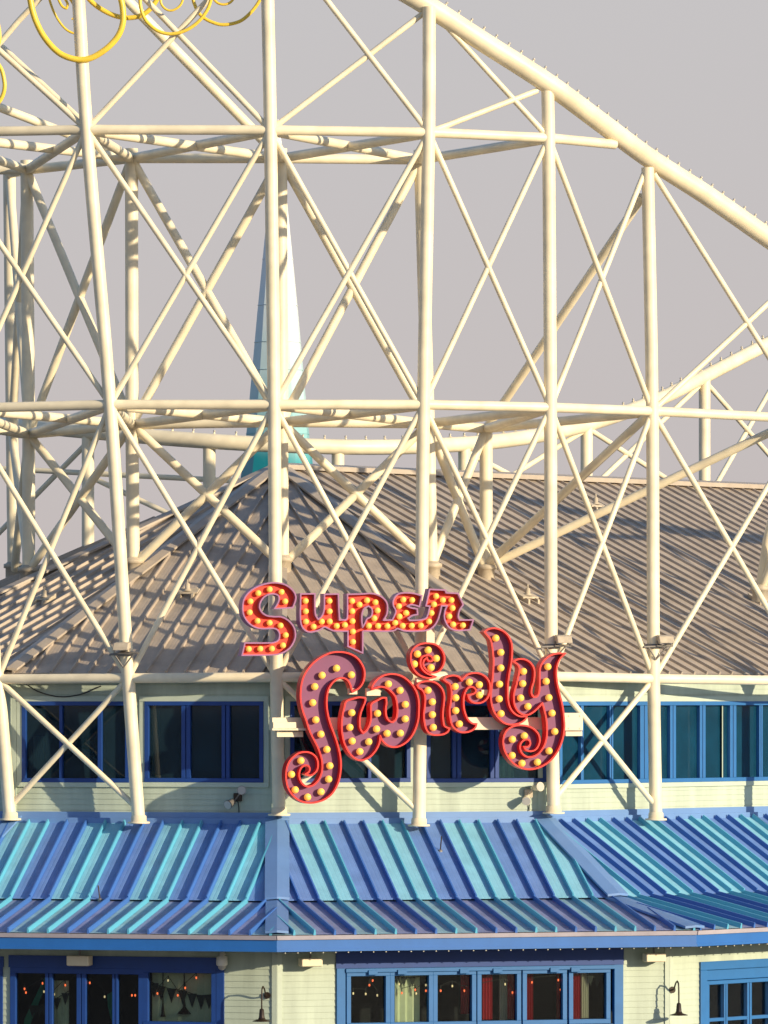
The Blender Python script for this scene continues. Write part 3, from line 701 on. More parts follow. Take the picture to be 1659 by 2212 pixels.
# the big sloping track tube with its lamps
tp = smooth_path([P(x, y, d) for x, y, d in ((640, -110, 0), (780, -65, .15), (890, -8, .45), (1040, 88, .95), (1183, 180, 1.56), (1300, 266, 2.5), (1400, 340, 3.5), (1530, 424, 4.4), (1659, 514, 5.3), (1742, 572, 5.9), (1943, 740, 8.1), (2120, 872, 10.4), (2300, 960, 14), (2420, 985, 19), (2460, 960, 25), (2400, 890, 31), (2250, 810, 35), (2020, 735, 36), (1860, 680, 35))], 8)
track = pipe('track_tube', tp, .222, seg=28)
def along(path, step, start=0.0):
    out, acc = [], start
    for a, b in zip(path, path[1:]):
        L = (b - a).length
        while acc <= L: out.append((a.lerp(b, acc / L), (b - a).normalized())); acc += step
        acc -= L
    return out
bulbm = MB(); bulbm.ball((0, 0, .055), .032, 10, 8); bulbm.tube([(0, 0, -.03), (0, 0, .035)], .02, 8, 1); bulbm.tube([(-.05, 0, -.005), (.05, 0, -.005)], .012, 6, 1)
proto = bulbm.build('bulb', [M['trackbulb'], M['cream2']], track, recalc=False); protome = proto.data
first = True
def track_lamps(path, rad, par, step):
    global first
    for p, d in along(path, step):
        upv = Vector((0, 0, 1)) - d * d.z; upv.normalize()
        if first: o = proto; first = False
        else: o = proto.copy(); COL.objects.link(o); attach(o, par)
        o.location = p + upv * (rad + .012)
        o.rotation_euler = upv.to_track_quat('Z', 'Y').to_euler()
track_lamps([p for p in tp if p.x > -.5], .222, track, .335)
# far loop of track behind the roof ridge
rear = thing('track_loop', 'lower loop of cream coaster track on slim posts behind the roof ridge', 'roller coaster', P(730, 1012, 16.5))
rp = smooth_path([P(x, y, d) for x, y, d in ((1860, 640, 35), (1659, 742, 31.5), (1500, 824, 28.5), (1400, 872, 26.3), (1250, 922, 23.2), (1100, 950, 20.4), (950, 962, 18.2), (800, 966, 16.8), (650, 963, 16.2), (500, 956, 16.2), (380, 948, 16.6), (260, 938, 17.2), (120, 925, 18.5), (-20, 910, 21))], 8)
rt = pipe('track_tube', rp, .19, parent=rear, seg=24)
track_lamps(rp, .19, rt, .55)
for x, y0, y1, d in ((190, 935, 1400, 17.8), (452, 955, 1420, 16.4), (730, 975, 1400, 16.5), (1003, 965, 1400, 18.9), (1267, 922, 1400, 23.5), (1522, 818, 1400, 28.9)):
    pipe('post', [P(x, y0, d), P(x, y1, d)], .155, parent=rear)
for a, b in (((1270, 926, 23.5), (1520, 1085, 28.9)), ((1512, 832, 28.9), (1270, 1062, 23.5)), ((1528, 830, 28.9), (1790, 1130, 34)), ((1780, 640, 34), (1525, 1085, 28.9)), ((0, 1012, 19), (452, 1036, 16.4)),
             ((195, 1030, 17.8), (450, 1150, 16.4)), ((452, 1036, 16.4), (730, 1050, 16.5)), ((185, 960, 17.8), (-60, 1210, 20)), ((1262, 930, 23.5), (1005, 1090, 18.9)), ((1005, 975, 18.9), (1262, 1110, 23.5))):
    pipe('cross_brace', [P(*a), P(*b)], .068, parent=rear)

# ------------------------------------------------------------------ yellow scrolls hung on the lattice
S5 = lambda pts, ox=0.0: [(ox + x / 5.12, y / 5.12) for x, y in pts]
def scroll(label, curves, at, d):
    root = thing('scroll_ornament', label, 'ornament', P(at[0], at[1], d), 'yellow scroll ornaments')
    for i, (pts, r, dd) in enumerate(curves):
        (ax, ay), (bx, by) = pts[0], pts[-1]      # the loops go on above the picture and curl inwards
        g_ = 90 if r > .03 else 40
        pts = [(ax + (bx - ax) * .42, ay - g_ * .9), (ax + (bx - ax) * .12, ay - g_ * .75)] + list(pts) + [(bx - (bx - ax) * .1, by - g_ * .55), (bx - (bx - ax) * .35, by - g_ * .6)]
        pipe('scroll_tube' if i == 0 else 'inner_curl', smooth_path([P(x, y, d + dd) for x, y in pts], 8), r, 'yellow', root, 16)
scroll('thick yellow scroll looping in front of the left leaning post', [
    (S5([(300, -240), (318, -110), (335, 0), (360, 120), (400, 240), (470, 380), (560, 500), (660, 590), (770, 640), (900, 662), (1010, 640), (1120, 580), (1220, 500), (1310, 390), (1355, 270), (1362, 150), (1340, 0), (1290, -120), (1200, -220)]), .067, 0),
    (S5([(520, -120), (545, -10), (600, 140), (680, 270), (760, 345), (850, 370), (940, 330)]), .026, .75),
    (S5([(630, -60), (650, 0), (690, 70), (735, 95), (748, 45), (720, -10), (690, -60)]), .029, .72),
    (S5([(760, -40), (795, 20), (830, 80), (870, 110)]), .026, .75)], (185, 129), 0.1)
scroll('thick yellow scroll arc passing behind the left brace crossing', [
    (S5([(930, -90), (985, -10), (1060, 60), (1170, 130), (1290, 180), (1420, 197), (1550, 175), (1650, 110), (1720, 20), (1760, -80)]), .054, 0)], (275, 38), 0.75)
scroll('slim yellow round scroll crossing the brace joint beside the tallest post', [
    (S5([(200, -140), (168, -30), (178, 100), (220, 210), (290, 290), (380, 350), (490, 375), (600, 362), (720, 310), (830, 220), (910, 110), (950, 0), (965, -90)], 270), .038, 0),
    (S5([(420, -80), (395, -10), (405, 50), (450, 100), (505, 117), (560, 100), (610, 60), (638, 0), (640, -60)], 270), .026, 0)], (370, 73), -.05)
scroll('slim yellow scroll nearest the central tall post', [
    (S5([(760, -80), (755, 0), (775, 60), (805, 130), (870, 195), (950, 240), (1060, 272), (1170, 265), (1280, 230), (1370, 160), (1440, 80), (1490, 0), (1520, -90)], 270), .038, 0),
    (S5([(960, -50), (990, 0), (1030, 35), (1090, 50), (1150, 35), (1190, 0), (1215, -50)], 270), .028, 0)], (490, 53), .35)
scroll('yellow scroll curling in at the far left edge of the lattice', [
    ([(-14, 20), (-3, 60), (-2, 90), (-12, 115), (-6, 135), (3, 150), (8, 168), (10, 186), (7, 203), (-2, 220), (-20, 236), (-50, 240), (-80, 215)], .045, 0)], (0, 186), .3)

# ------------------------------------------------------------------ spire
sp_root = thing('spire', 'tall white and teal tapering spire behind the roof apex', 'spire', P(600, 1100, 20))
ctr = P(600, 1100, 20); s20 = (CAM_D + 20) / CAM_D / 100
zz = lambda py: CAM_Z + (1500 - py) * s20
prof = [(0.015, 258), (.12, 320), (.26, 450), (.53, 680), (.745, 880), (.83, 960), (.88, 985), (.90, 1000), (1.0, 1060), (1.1, 1150)]
m = MB(); N = 10
for i in range(len(prof) - 1):
    for k in range(N):
        a0, a1 = 2 * math.pi * (k + .35) / N, 2 * math.pi * (k + 1.35) / N
        (r0, y0), (r1, y1) = prof[i], prof[i + 1]
        m.poly([(ctr.x + r0 * math.cos(a0), 20 + r0 * math.sin(a0), zz(y0)), (ctr.x + r1 * math.cos(a0), 20 + r1 * math.sin(a0), zz(y1)),
                (ctr.x + r1 * math.cos(a1), 20 + r1 * math.sin(a1), zz(y1)), (ctr.x + r0 * math.cos(a1), 20 + r0 * math.sin(a1), zz(y0))])
m.build('spire_shaft', M['spire'], sp_root)
m = MB()
for y in (560, 660, 740, 800, 865, 938):
    r = None
    for (r0, y0), (r1, y1) in zip(prof, prof[1:]):
        if y0 <= y <= y1: r = r0 + (r1 - r0) * (y - y0) / (y1 - y0)
    pts = [(ctr.x + (r + .004) * math.cos(2 * math.pi * (k + .35) / N), 20 + (r + .004) * math.sin(2 * math.pi * (k + .35) / N), zz(y)) for k in range(N + 1)]
    m.tube(pts, .012, 6)
m.build('panel_joint', M['spire'], sp_root, recalc=False)
m = MB(); m.lathe((ctr.x, 20, zz(1150)), [(1.25, -9), (1.25, 0), (1.08, .02)], 24); m.build('spire_base', M['spire'], sp_root)

# ------------------------------------------------------------------ marquee signs
SF = Face(16, 12.9)                     # front plane of the letters
ORG = {1: (950, 2300), 2: (1250, 2300), 3: (1550, 2300), 4: (1100, 2580), 5: (1100, 2880), 6: (1340, 2660), 7: (1600, 2540), 8: (1900, 2480), 9: (1900, 2720)}
K = 3072 / 1659.0
def T(reg, pts):
    ox, oy = ORG[reg]; out = []
    for x, y in pts:
        out.append(SF.hit((ox + x / 4.1475) / K, (oy + y / 4.1475) / K))
    return out
def letter(root, outline, holes, depth, face_d, rim_mat, face_mat, sub=5, sharp=55, th=.016):
    rings = [smooth_path([Vector(p) for p in outline], sub, True, sharp)] + [smooth_path([Vector(p) for p in h], sub, True, sharp) for h in holes]
    rm = MB()
    for ring in rings:
        n = len(ring); A, B = [], []
        for i in range(n):
            a = (ring[i] - ring[i - 1]); b = (ring[(i + 1) % n] - ring[i])
            a = a.normalized() if a.length > 1e-7 else b.normalized(); b = b.normalized() if b.length > 1e-7 else a
            na, nb = Vector((-a.y, a.x)), Vector((-b.y, b.x)); nn = na + nb
            if nn.length < .3: nn = na
            nn.normalize(); sc = min(1.6, 1 / max(.5, nn.dot(na)))
            A.append(ring[i] + nn * th * sc); B.append(ring[i] - nn * th * sc)
        vs = []
        for i in range(n):
            vs += [SF.w(A[i].x, A[i].y, 0), SF.w(B[i].x, B[i].y, 0), SF.w(A[i].x, A[i].y, -depth), SF.w(B[i].x, B[i].y, -depth)]
        fs = []
        for i in range(n):
            j = (i + 1) % n
            fs += [(4 * i, 4 * j, 4 * j + 1, 4 * i + 1), (4 * i + 2, 4 * i, 4 * j, 4 * j + 2)[::-1], (4 * i + 1, 4 * i + 3, 4 * j + 3, 4 * j + 1)[::-1]]
        rm.mesh(vs, fs)
    o = rm.build('letter', rim_mat, root)
    fm = MB(); polys = [[Vector((p.x, p.y, 0)) for p in r] for r in rings]
    tri = tessellate_polygon(polys); flat = [p for r in polys for p in r]
    for d_ in (-face_d, -depth + .004):
        fm.mesh([SF.w(p.x, p.y, d_) for p in flat], [tuple(t) for t in tri])
    fm.build('letter_face', face_mat, o, recalc=False)
    return o
bm_big = MB(); bm_big.ball((0, 0, 0), .078, 18, 12); bm_big.tube([(0, .05, 0), (0, .12, 0)], .04, 12, 1)
bm_small = MB(); bm_small.ball((0, 0, 0), .064, 18, 12); bm_small.tube([(0, .04, 0), (0, .10, 0)], .035, 12, 1)
me_cache = {}
def bulbs(par, reg, pts, kind):
    for (u, z) in T(reg, pts):
        if kind not in me_cache:
            o = (bm_big if kind == 'big' else bm_small).build('bulb', [M['bulb'], M['socket']], par, recalc=False); me_cache[kind] = o
        else:
            o = me_cache[kind].copy(); COL.objects.link(o); attach(o, par)
        o.location = SF.w(u, z, -.085 if kind == 'big' else -.075); o.rotation_euler = (0, 0, R(16))

u0, z0 = SF.hit(770, 1330)
sup = thing('marquee_sign', 'Super spelled in red channel letters with purple rims and amber bulbs, upper sign', 'sign', SF.w(u0, z0, -.4), 'marquee signs on the coaster lattice')
L = letter(sup, T(1, [(615, 558), (920, 540), (958, 440), (970, 370), (945, 290), (880, 215), (790, 160), (680, 132), (560, 130), (420, 160), (280, 220), (170, 310), (108, 410), (88, 530), (100, 650), (150, 750),
    (230, 830), (330, 878), (440, 890), (560, 885), (640, 895), (688, 945), (700, 1010), (680, 1080), (620, 1115), (540, 1127), (125, 1127), (78, 1332), (620, 1322), (750, 1290), (860, 1220), (930, 1120),
    (962, 1010), (950, 900), (900, 810), (820, 735), (720, 693), (600, 690), (480, 670), (400, 610), (368, 530), (388, 440), (450, 360), (530, 320), (620, 315), (680, 345), (692, 400), (670, 470)]),
    [], .30, .15, M['purplerim'], M['redface'])
L['label'] = 'capital letter S'
bulbs(L, 1, [(548, 237), (360, 300), (745, 280), (228, 437), (807, 437), (217, 620), (347, 762), (548, 793), (729, 838), (815, 997), (770, 1167), (585, 1222), (392, 1224), (202, 1228)], 'small')
up_out = T(2, [(-194, 315), (40, 310), (42, 520), (52, 660), (95, 735), (150, 690), (192, 590), (200, 320), (430, 315), (437, 520), (450, 745), (560, 745), (580, 700), (582, 320), (800, 315), (860, 312), (960, 305), (1060, 320), (1160, 370), (1230, 450), (1247, 560), (1230, 660), (1180, 750), (1330, 745)]) + \
    T(3, [(140, 600), (100, 510), (100, 420), (160, 330), (250, 298), (380, 298), (470, 312), (572, 345), (530, 525), (470, 505), (390, 492), (330, 515), (400, 545), (492, 562), (502, 655), (420, 670), (345, 715), (370, 752), (500, 750), (610, 730), (660, 690), (705, 518), (640, 512), (700, 236), (962, 250), (975, 295), (1172, 305), (1258, 492),
    (1200, 580), (1175, 690), (1200, 747), (1425, 745), (1370, 908), (1150, 920), (1040, 880), (972, 790), (945, 690), (960, 580), (990, 512), (900, 512), (870, 640), (830, 760), (770, 850), (680, 910), (520, 930), (280, 925), (165, 888), (120, 918), (0, 932)]) + \
    T(2, [(860, 928), (836, 935), (834, 1292), (590, 1185), (590, 932), (450, 932), (340, 922), (260, 885), (200, 862), (130, 905), (40, 935), (-60, 945), (-140, 900), (-185, 820), (-200, 700), (-198, 500)])
hole = T(2, [(832, 870), (820, 760), (825, 640), (860, 555), (930, 515), (985, 560), (992, 640), (970, 690), (905, 730), (872, 800)])
L = letter(sup, up_out, [hole], .30, .15, M['purplerim'], M['redface'])
L['label'] = 'joined script letters u p e r'
bulbs(L, 1, [(1145, 430), (1148, 602), (1150, 772), (1278, 857), (1413, 772), (1540, 430), (1543, 602), (1545, 770)], 'small')
bulbs(L, 2, [(417, 845), (553, 828), (672, 430), (675, 600), (680, 765), (685, 938), (687, 1108), (795, 490), (920, 420), (1060, 452), (1095, 588), (1042, 718), (950, 843), (1103, 845), (1258, 847), (1388, 793), (1512, 843)], 'small')
bulbs(L, 3, [(278, 408), (425, 415), (205, 518), (325, 628), (215, 688), (418, 840), (570, 838), (707, 772), (745, 630), (787, 487), (823, 350), (935, 415), (1077, 415), (1095, 548), (1042, 685), (1105, 820), (1268, 835)], 'small')

u0, z0 = SF.hit(900, 1560)
swl = thing('marquee_sign', 'Swirly spelled in curling purple letters with red rims and amber bulbs, lower sign', 'sign', SF.w(u0, z0, -.4), 'marquee signs on the coaster lattice')
def swirl(outline, name):
    o = letter(swl, outline, [], .30, .17, M['red'], M['purple'], 5, 62, .018); o['label'] = name; return o
L = swirl(T(4, [(1290, 778), (1390, 720), (1455, 640), (1485, 540), (1485, 420), (1440, 310), (1370, 220), (1280, 160), (1170, 125), (1060, 115), (950, 125), (840, 165), (730, 225), (630, 305), (550, 400), (485, 510), (445, 630), (428, 760), (425, 880), (443, 1010), (475, 1130), (520, 1250)]) +
    T(5, [(580, 190), (650, 330), (710, 450), (752, 560), (782, 680), (787, 800), (765, 910), (720, 1000), (650, 1072), (560, 1105), (490, 1085), (440, 1030), (410, 960), (405, 880), (430, 805), (480, 760), (545, 757), (578, 805), (565, 860), (512, 895), (580, 922), (650, 890), (700, 830), (717, 740), (700, 650), (660, 590), (590, 545), (500, 530), (400, 550), (310, 610), (240, 690), (197, 800),
    (185, 920), (195, 1040), (230, 1150), (290, 1240), (380, 1320), (490, 1365), (610, 1377), (730, 1355), (840, 1310), (940, 1230), (1010, 1130), (1060, 1010), (1087, 880), (1097, 740), (1085, 600), (1060, 480)]) +
    T(4, [(1030, 1610), (970, 1440), (915, 1290), (880, 1150), (860, 1000), (865, 860), (890, 740), (940, 650), (1010, 580), (1080, 550), (1160, 555), (1220, 600), (1255, 670), (1272, 730)]), 'capital letter S with a curled tail')
bulbs(L, 4, [(1038, 385), (798, 502), (676, 690), (643, 957), (693, 1242), (778, 1480), (1285, 495)], 'big')
bulbs(L, 5, [(877, 488), (927, 760), (907, 983), (780, 1193), (558, 1280), (352, 1160), (290, 903), (447, 675)], 'big')
L = swirl(T(6, [(190, 605), (300, 562), (400, 537), (505, 545), (505, 600), (470, 690), (430, 800), (412, 930), (425, 1060), (470, 1130), (530, 1080), (580, 980), (602, 850), (597, 720), (612, 642), (700, 590), (790, 545), (850, 545), (857, 620), (845, 740), (855, 850), (900, 925), (960, 950), (1012, 900), (1037, 780), (1030, 640), (1000, 520), (930, 435), (850, 378), (760, 360), (680, 385), (622, 405),
    (622, 360), (660, 290), (730, 220), (820, 172), (920, 150), (1030, 158), (1140, 200), (1240, 280), (1320, 380), (1370, 490), (1395, 620), (1395, 760), (1385, 900), (1350, 1030), (1290, 1160), (1210, 1260), (1110, 1330), (1000, 1362), (900, 1345), (820, 1290), (778, 1235), (753, 1175), (740, 1290), (690, 1400), (610, 1500), (520, 1560), (430, 1582), (340, 1552),
    (260, 1482), (200, 1390), (150, 1270), (120, 1120), (115, 960), (130, 820), (158, 700)]), 'letter w')
bulbs(L, 6, [(296, 792), (264, 1035), (302, 1263), (430, 1437), (577, 1275), (723, 803), (707, 1062), (882, 1135), (1103, 1132), (1183, 895), (1185, 655), (1097, 422), (904, 315)], 'big')
L = swirl(T(7, [(290, 835), (330, 795), (400, 773), (500, 765), (590, 788), (660, 840), (712, 910), (737, 1000), (735, 1100), (722, 1220), (715, 1330), (722, 1430), (742, 1510), (822, 1550), (800, 1600), (740, 1640), (650, 1657), (540, 1652), (470, 1610), (430, 1540), (405, 1430), (400, 1300), (415, 1180), (422, 1060), (405, 970), (370, 912), (310, 872)]), 'stem of the letter i')
bulbs(L, 7, [(483, 917), (555, 1110), (555, 1322), (570, 1533)], 'big')
L = swirl(T(7, [(605, 692), (520, 716), (420, 705), (320, 660), (240, 580), (195, 480), (180, 370), (200, 270), (260, 195), (350, 150), (450, 135), (560, 147), (650, 195), (710, 270), (740, 360), (735, 450), (700, 540), (640, 605), (560, 628), (480, 608), (415, 550), (388, 490), (402, 420), (447, 375), (468, 420), (500, 438), (535, 425), (542, 385), (500, 342), (430, 340), (368, 370), (342, 450), (360, 540), (420, 615), (500, 660)]), 'curled dot of the letter i')
bulbs(L, 7, [(485, 250), (308, 315), (258, 482), (620, 388), (533, 540)], 'big')
L = swirl(T(7, [(728, 738), (770, 700), (850, 675), (930, 675), (990, 700), (1030, 755), (1060, 710), (1130, 655), (1230, 630), (1330, 640), (1420, 690), (1480, 770), (1500, 860), (1490, 960), (1450, 1050), (1380, 1110), (1290, 1130), (1210, 1115), (1150, 1060), (1132, 995), (1180, 988), (1240, 965), (1265, 920), (1240, 880), (1190, 860), (1130, 880), (1085, 950), (1060, 1050), (1060, 1180), (1085, 1300), (1130, 1400), (1200, 1465), (1272, 1475), (1255, 1530), (1200, 1580), (1110, 1612), (1010, 1610), (920, 1560), (860, 1480), (835, 1370), (825, 1250), (845, 1120), (857, 980), (850, 880), (825, 810), (770, 775)]), 'letter r')
bulbs(L, 7, [(933, 855), (943, 1042), (943, 1255), (1003, 1477), (1170, 782), (1335, 825), (1337, 998)], 'big')
L = swirl(T(8, [(158, 200), (220, 155), (310, 135), (400, 150), (490, 195), (560, 270), (605, 370), (620, 480), (615, 600), (600, 740), (570, 900), (552, 1060), (547, 1220), (560, 1370), (600, 1480), (670, 1560), (760, 1600), (862, 1592), (840, 1645), (760, 1705), (640, 1735), (530, 1725), (440, 1675), (360, 1585), (300, 1475), (270, 1335), (270, 1195), (285, 1055), (300, 900), (310, 700), (302, 560), (285, 430), (262, 330), (220, 270)]), 'letter l')
bulbs(L, 8, [(364, 300), (447, 537), (447, 795), (426, 1065), (420, 1310), (450, 1553)], 'big')
L = swirl(T(8, [(645, 692), (700, 657), (790, 645), (880, 675), (950, 740), (985, 820), (990, 920), (975, 1030), (945, 1130), (940, 1220), (975, 1278), (1030, 1268), (1065, 1200), (1075, 1060), (1075, 900), (1085, 790), (1120, 710), (1180, 640), (1270, 582), (1370, 555), (1500, 555), (1430, 620), (1385, 700), (1357, 810), (1355, 930), (1370, 1060), (1400, 1200), (1440, 1360), (1465, 1500), (1480, 1640)]) +
    T(9, [(1487, 780), (1470, 920), (1430, 1060), (1370, 1190), (1280, 1310), (1170, 1400), (1040, 1460), (900, 1482), (770, 1455), (650, 1390), (560, 1290), (495, 1170), (470, 1050), (480, 940), (520, 850), (590, 790), (690, 755), (800, 753), (910, 775), (1000, 830), (1060, 910), (1077, 1000), (1055, 1090), (1000, 1160), (920, 1182), (850, 1160), (815, 1108), (880, 1105), (918, 1065), (908, 1010), (860, 985), (800, 1008), (760, 1060), (750, 1130), (780, 1210), (850, 1268), (930, 1278), (1030, 1240), (1110, 1160), (1170, 1040), (1195, 900), (1195, 760), (1180, 620), (1150, 490), (1120, 385), (1040, 470), (960, 540), (870, 580), (780, 565), (710, 510), (662, 420), (647, 310), (655, 200), (690, 80)]) +
    T(8, [(715, 960), (737, 850), (735, 780), (700, 730)]), 'letter y with a curled tail')
bulbs(L, 8, [(823, 853), (811, 1055), (776, 1293), (897, 1435), (1228, 775), (1200, 1018), (1245, 1288)], 'big')
bulbs(L, 9, [(1298, 550), (1343, 855), (1248, 1177), (1055, 1365), (798, 1383), (635, 1253), (638, 985), (837, 925)], 'big')
# cream steel bracket frame carrying both signs
def sbox(mb, x0, x1, y0, y1, d0, d1, mat=0):
    a, b = SF.hit(x0, y0, d1), SF.hit(x1, y1, d1)
    mb.fbox(SF, a[0], b[0], b[1], a[1], d0, d1, mat)
m = MB(); sbox(m, 588, 1258, 1550, 1576, -.62, -.36); sbox(m, 588, 662, 1573, 1578, -.3, -.2); m.build('support_beam', M['cream2'], swl, bevel=.008)
m = MB(); sbox(m, 598, 655, 1580, 1592, -.55, -.33); sbox(m, 590, 640, 1560, 1576, -.355, -.2); m.build('support_bracket', M['cream2'], swl, bevel=.008)
m = MB(); sbox(m, 1212, 1259, 1540, 1578, -.355, -.25); sbox(m, 1222, 1258, 1580, 1590, -.355, -.27)
for x, y in ((1228, 1545), (1252, 1545), (1228, 1572), (1252, 1572)): sbox(m, x, x + 3, y, y + 3, -.25, -.235)
m.build('end_plate', M['cream2'], swl, bevel=.006)
m = MB(); sbox(m, 921, 939, 1300, 1550, -.5, -.32); m.build('support_strut', M['cream2'], swl, bevel=.008)
for (x0, x1, y0, y1) in ((754, 772, 1487, 1500), (792, 822, 1487, 1503), (900, 928, 1464, 1474), (1040, 1060, 1490, 1502)):
    m = MB(); sbox(m, x0, x1, y0, y1, -.25, -.12); m.build('letter_link', M['cream2'], swl, bevel=.006)
m = MB(); sbox(m, 590, 1010, 1340, 1350, -.55, -.33); m.build('support_beam', M['cream2'], sup, bevel=.008)

# ------------------------------------------------------------------ fixtures on the building
def gooseneck(F, px, py, flip, label):
    u, z = F.hit(px, py); root = thing('gooseneck_lamp', label, 'wall lamp', F.w(u, z), 'gooseneck wall lamps')
    m = MB(); c = F.w(u, z, .018); m.tube([c, c + F.n * .035], .07, 20); m.build('mounting_plate', M['bronze'], root, recalc=False)
    pts = smooth_path([F.w(u, z, .05), F.w(u, z + .02, .14), F.w(u, z + .15, .26), F.w(u, z + .20, .36), F.w(u, z + .14, .44), F.w(u, z - .1, .46), F.w(u, z - .27, .46)], 6)
    m = MB(); m.tube(pts, .017, 10); m.build('arm', M['bronze'], root, recalc=False)
    top = F.w(u, z - .27, .46)
    m = MB(); m.lathe(top, [(.02, .02), (.045, 0), (.06, -.16), (.08, -.2), (.19, -.235), (.195, -.245), (.07, -.215), (.0, -.2)], 24); m.build('lamp_shade', M['bronze'], root)
    m = MB(); m.ball(top - Vector((0, 0, .225)), .035, 12, 8); m.build('bulb', M['white'], root)
gooseneck(LO[16], 1451, 2138, 1, 'dark gooseneck wall lamp between the middle window and the right window')
gooseneck(LO[-14], 578, 2150, -1, 'dark gooseneck wall lamp on the shaded wall left of the corner')
def wall_floods(F, px, py, label, mats):
    u, z = F.hit(px, py); root = thing('floodlight', label, 'floodlight', F.w(u, z), 'twin floodlights on the upper wall')
    m = MB(); m.fbox(F, u - .09, u + .09, z - .09, z + .09, .02, .09); m.build('junction_box', M[mats[1]], root, bevel=.01)
    for du, dz, ax in ((.10, .13, Vector((.3, 0, .1))), (-.06, -.08, Vector((-.35, 0, -.35)))):
        c = F.w(u + du, z + dz, .12); d = (F.n + F.t * ax.x + Vector((0, 0, ax.z))).normalized()
        m = MB(); m.tube([F.w(u, z, .08), c], .018, 8)
        m.tube([c - d * .02, c + d * .04, c + d * .14, c + d * .26], [.03, .07, .085, .10], 18); m.build('lamp_head', M[mats[0]], root, recalc=False)
        m = MB(); m.tube([c + d * .262, c + d * .266], .09, 18); m.build('lens', M['trackbulb'], root, recalc=False)
    m = MB(); m.tube(smooth_path([F.w(u, z - .09, .05), F.w(u + .02, z - .22, .04), F.w(u + .02, z - .38, .03)], 4), .012, 8); m.build('conduit', M['cable'], root, recalc=False)
wall_floods(UP[-14], 515, 1722, 'dark twin floodlight on the siding below the left upper windows', ('grey', 'bronze'))
wall_floods(UP[16], 1140, 1714, 'tan twin floodlight on the siding under the curled sign tail', ('cream2', 'collar'))
def soffit_box(F, x0, x1, y0, y1, label):
    a, b = F.hit(x0, y0, .3), F.hit(x1, y1, .3)
    root = thing('soffit_floodlight', label, 'floodlight', F.w((a[0] + b[0]) / 2, b[1], .3), 'box floodlights below the canopy eave')
    m = MB(); m.fbox(F, a[0], b[0], b[1], a[1], .12, .42); m.build('housing', M['cream2'], root, bevel=.02)
    m = MB(); m.fbox(F, a[0] + .03, b[0] - .03, b[1] - .006, b[1] - .001, .16, .38); m.build('lens', M['white'], root)
    u = (a[0] + b[0]) / 2; m = MB(); m.tube([F.w(u, a[1] - .02, .25), F.w(u, a[1] + .16, .25)], .02, 8); m.build('stem', M['grey'], root, recalc=False)
soffit_box(LO[16], 649, 694, 2070, 2087, 'cream box floodlight under the eave beside the corner, left of the middle window')
soffit_box(LO[-14], 147, 195, 2064, 2086, 'box floodlight in shade under the eave above the left sash windows')
soffit_box(LO[16], 1393, 1435, 2059, 2077, 'cream box floodlight under the eave right of the middle window')
F = LO[-14]; u, z = F.hit(485, 2076)
root = thing('security_camera', 'white dome security camera under the eave right of the left window', 'camera', F.w(u, z))
m = MB(); m.lathe(F.w(u, z, .2), [(.0, .22), (.05, .22), (.05, .12), (.115, .10), (.12, -.06), (.10, -.09), (0, -.09)], 20); m.build('housing', M['white'], root)
m = MB(); m.ball(F.w(u, z - .10, .2), .085, 16, 10); m.build('dome', M['trackbulb'], root)
m = MB(); m.tube([F.w(u, z + .15, 0.01), F.w(u, z + .15, .2)], .03, 10); m.build('bracket', M['white'], root, recalc=False)
# soffit string of small white lamps
lampme = None
for az, n0, n1, lab in ((16, 560, 1470, 'row of tiny white lamps along the soffit of the middle eave'), (46, 1480, 1760, 'row of tiny white lamps along the soffit of the right eave')):
    F = Face(az, A_EAVE); root = thing('soffit_lights', lab, 'string lights', F.w(0, Z_EAVE - .36, -.05), 'tiny lamps under the eaves')
    w0, w1 = -A_EAVE * T15 + .1, (A_EAVE * T15 - .1 if az == 16 else 6.0)
    m = MB(); m.tube([F.w(w0, Z_EAVE - .35, -.02), F.w(w1, Z_EAVE - .35, -.02)], .01, 6); m.build('cord', M['cable'], root, recalc=False)
    n = int((w1 - w0) / .27)
    for k in range(n):
        if lampme is None:
            m = MB(); m.ball((0, 0, 0), .016, 8, 6); o = m.build('bulb', M['white'], root, recalc=False); lampme = o
        else: o = lampme.copy(); COL.objects.link(o); attach(o, root)
        o.location = F.w(w0 + .27 * (k + .3), Z_EAVE - .37, -.02)
# floodlight clusters clamped to three posts at the roof eave
def post_flood(px, py, k, side, label):
    c = P(px, py, OD[k]); root = thing('post_floodlight', label, 'floodlight', c, 'floodlights clamped to the coaster posts')
    m = MB(); m.lathe(c - Vector((0, 0, .05)), [(.146, 0), (.18, 0), (.18, .1), (.146, .1)], 18); m.build('clamp', M['grey'], root)
    F = Face(16 if k >= 0 else -14, 0); F.o = Vector((c.x, c.y, 0))
    m = MB(); m.tube([F.w(-.3, c.z - .02, .2), F.w(.34, c.z + .02, .2)], .025, 8); m.tube([F.w(.0, c.z - .3, .16), F.w(.25, c.z, .2)], .018, 8); m.tube([F.w(0, c.z - .3, .16), F.w(-.2, c.z, .2)], .018, 8); m.build('cross_arm', M['grey'], root, recalc=False)
    m = MB(); m.hexa([F.w(side - .17, c.z + .07, .42), F.w(side + .17, c.z + .07, .42), F.w(side + .17, c.z + .07, .14), F.w(side - .17, c.z + .07, .14),
                      F.w(side - .17, c.z + .22, .34), F.w(side + .17, c.z + .22, .34), F.w(side + .17, c.z + .25, .16), F.w(side - .17, c.z + .25, .16)]); m.build('lamp_head', M['collar'], root, bevel=.015)
    m = MB(); m.tube([F.w(side - .18, c.z + .12, .25), F.w(side - .18, c.z, .25), F.w(side + .18, c.z, .25), F.w(side + .18, c.z + .12, .25)], .015, 8); m.build('yoke', M['grey'], root, recalc=False)
post_flood(271, 1412, -1, 0.0, 'grey floodlight clamped to the leaning left post at the roof eave')
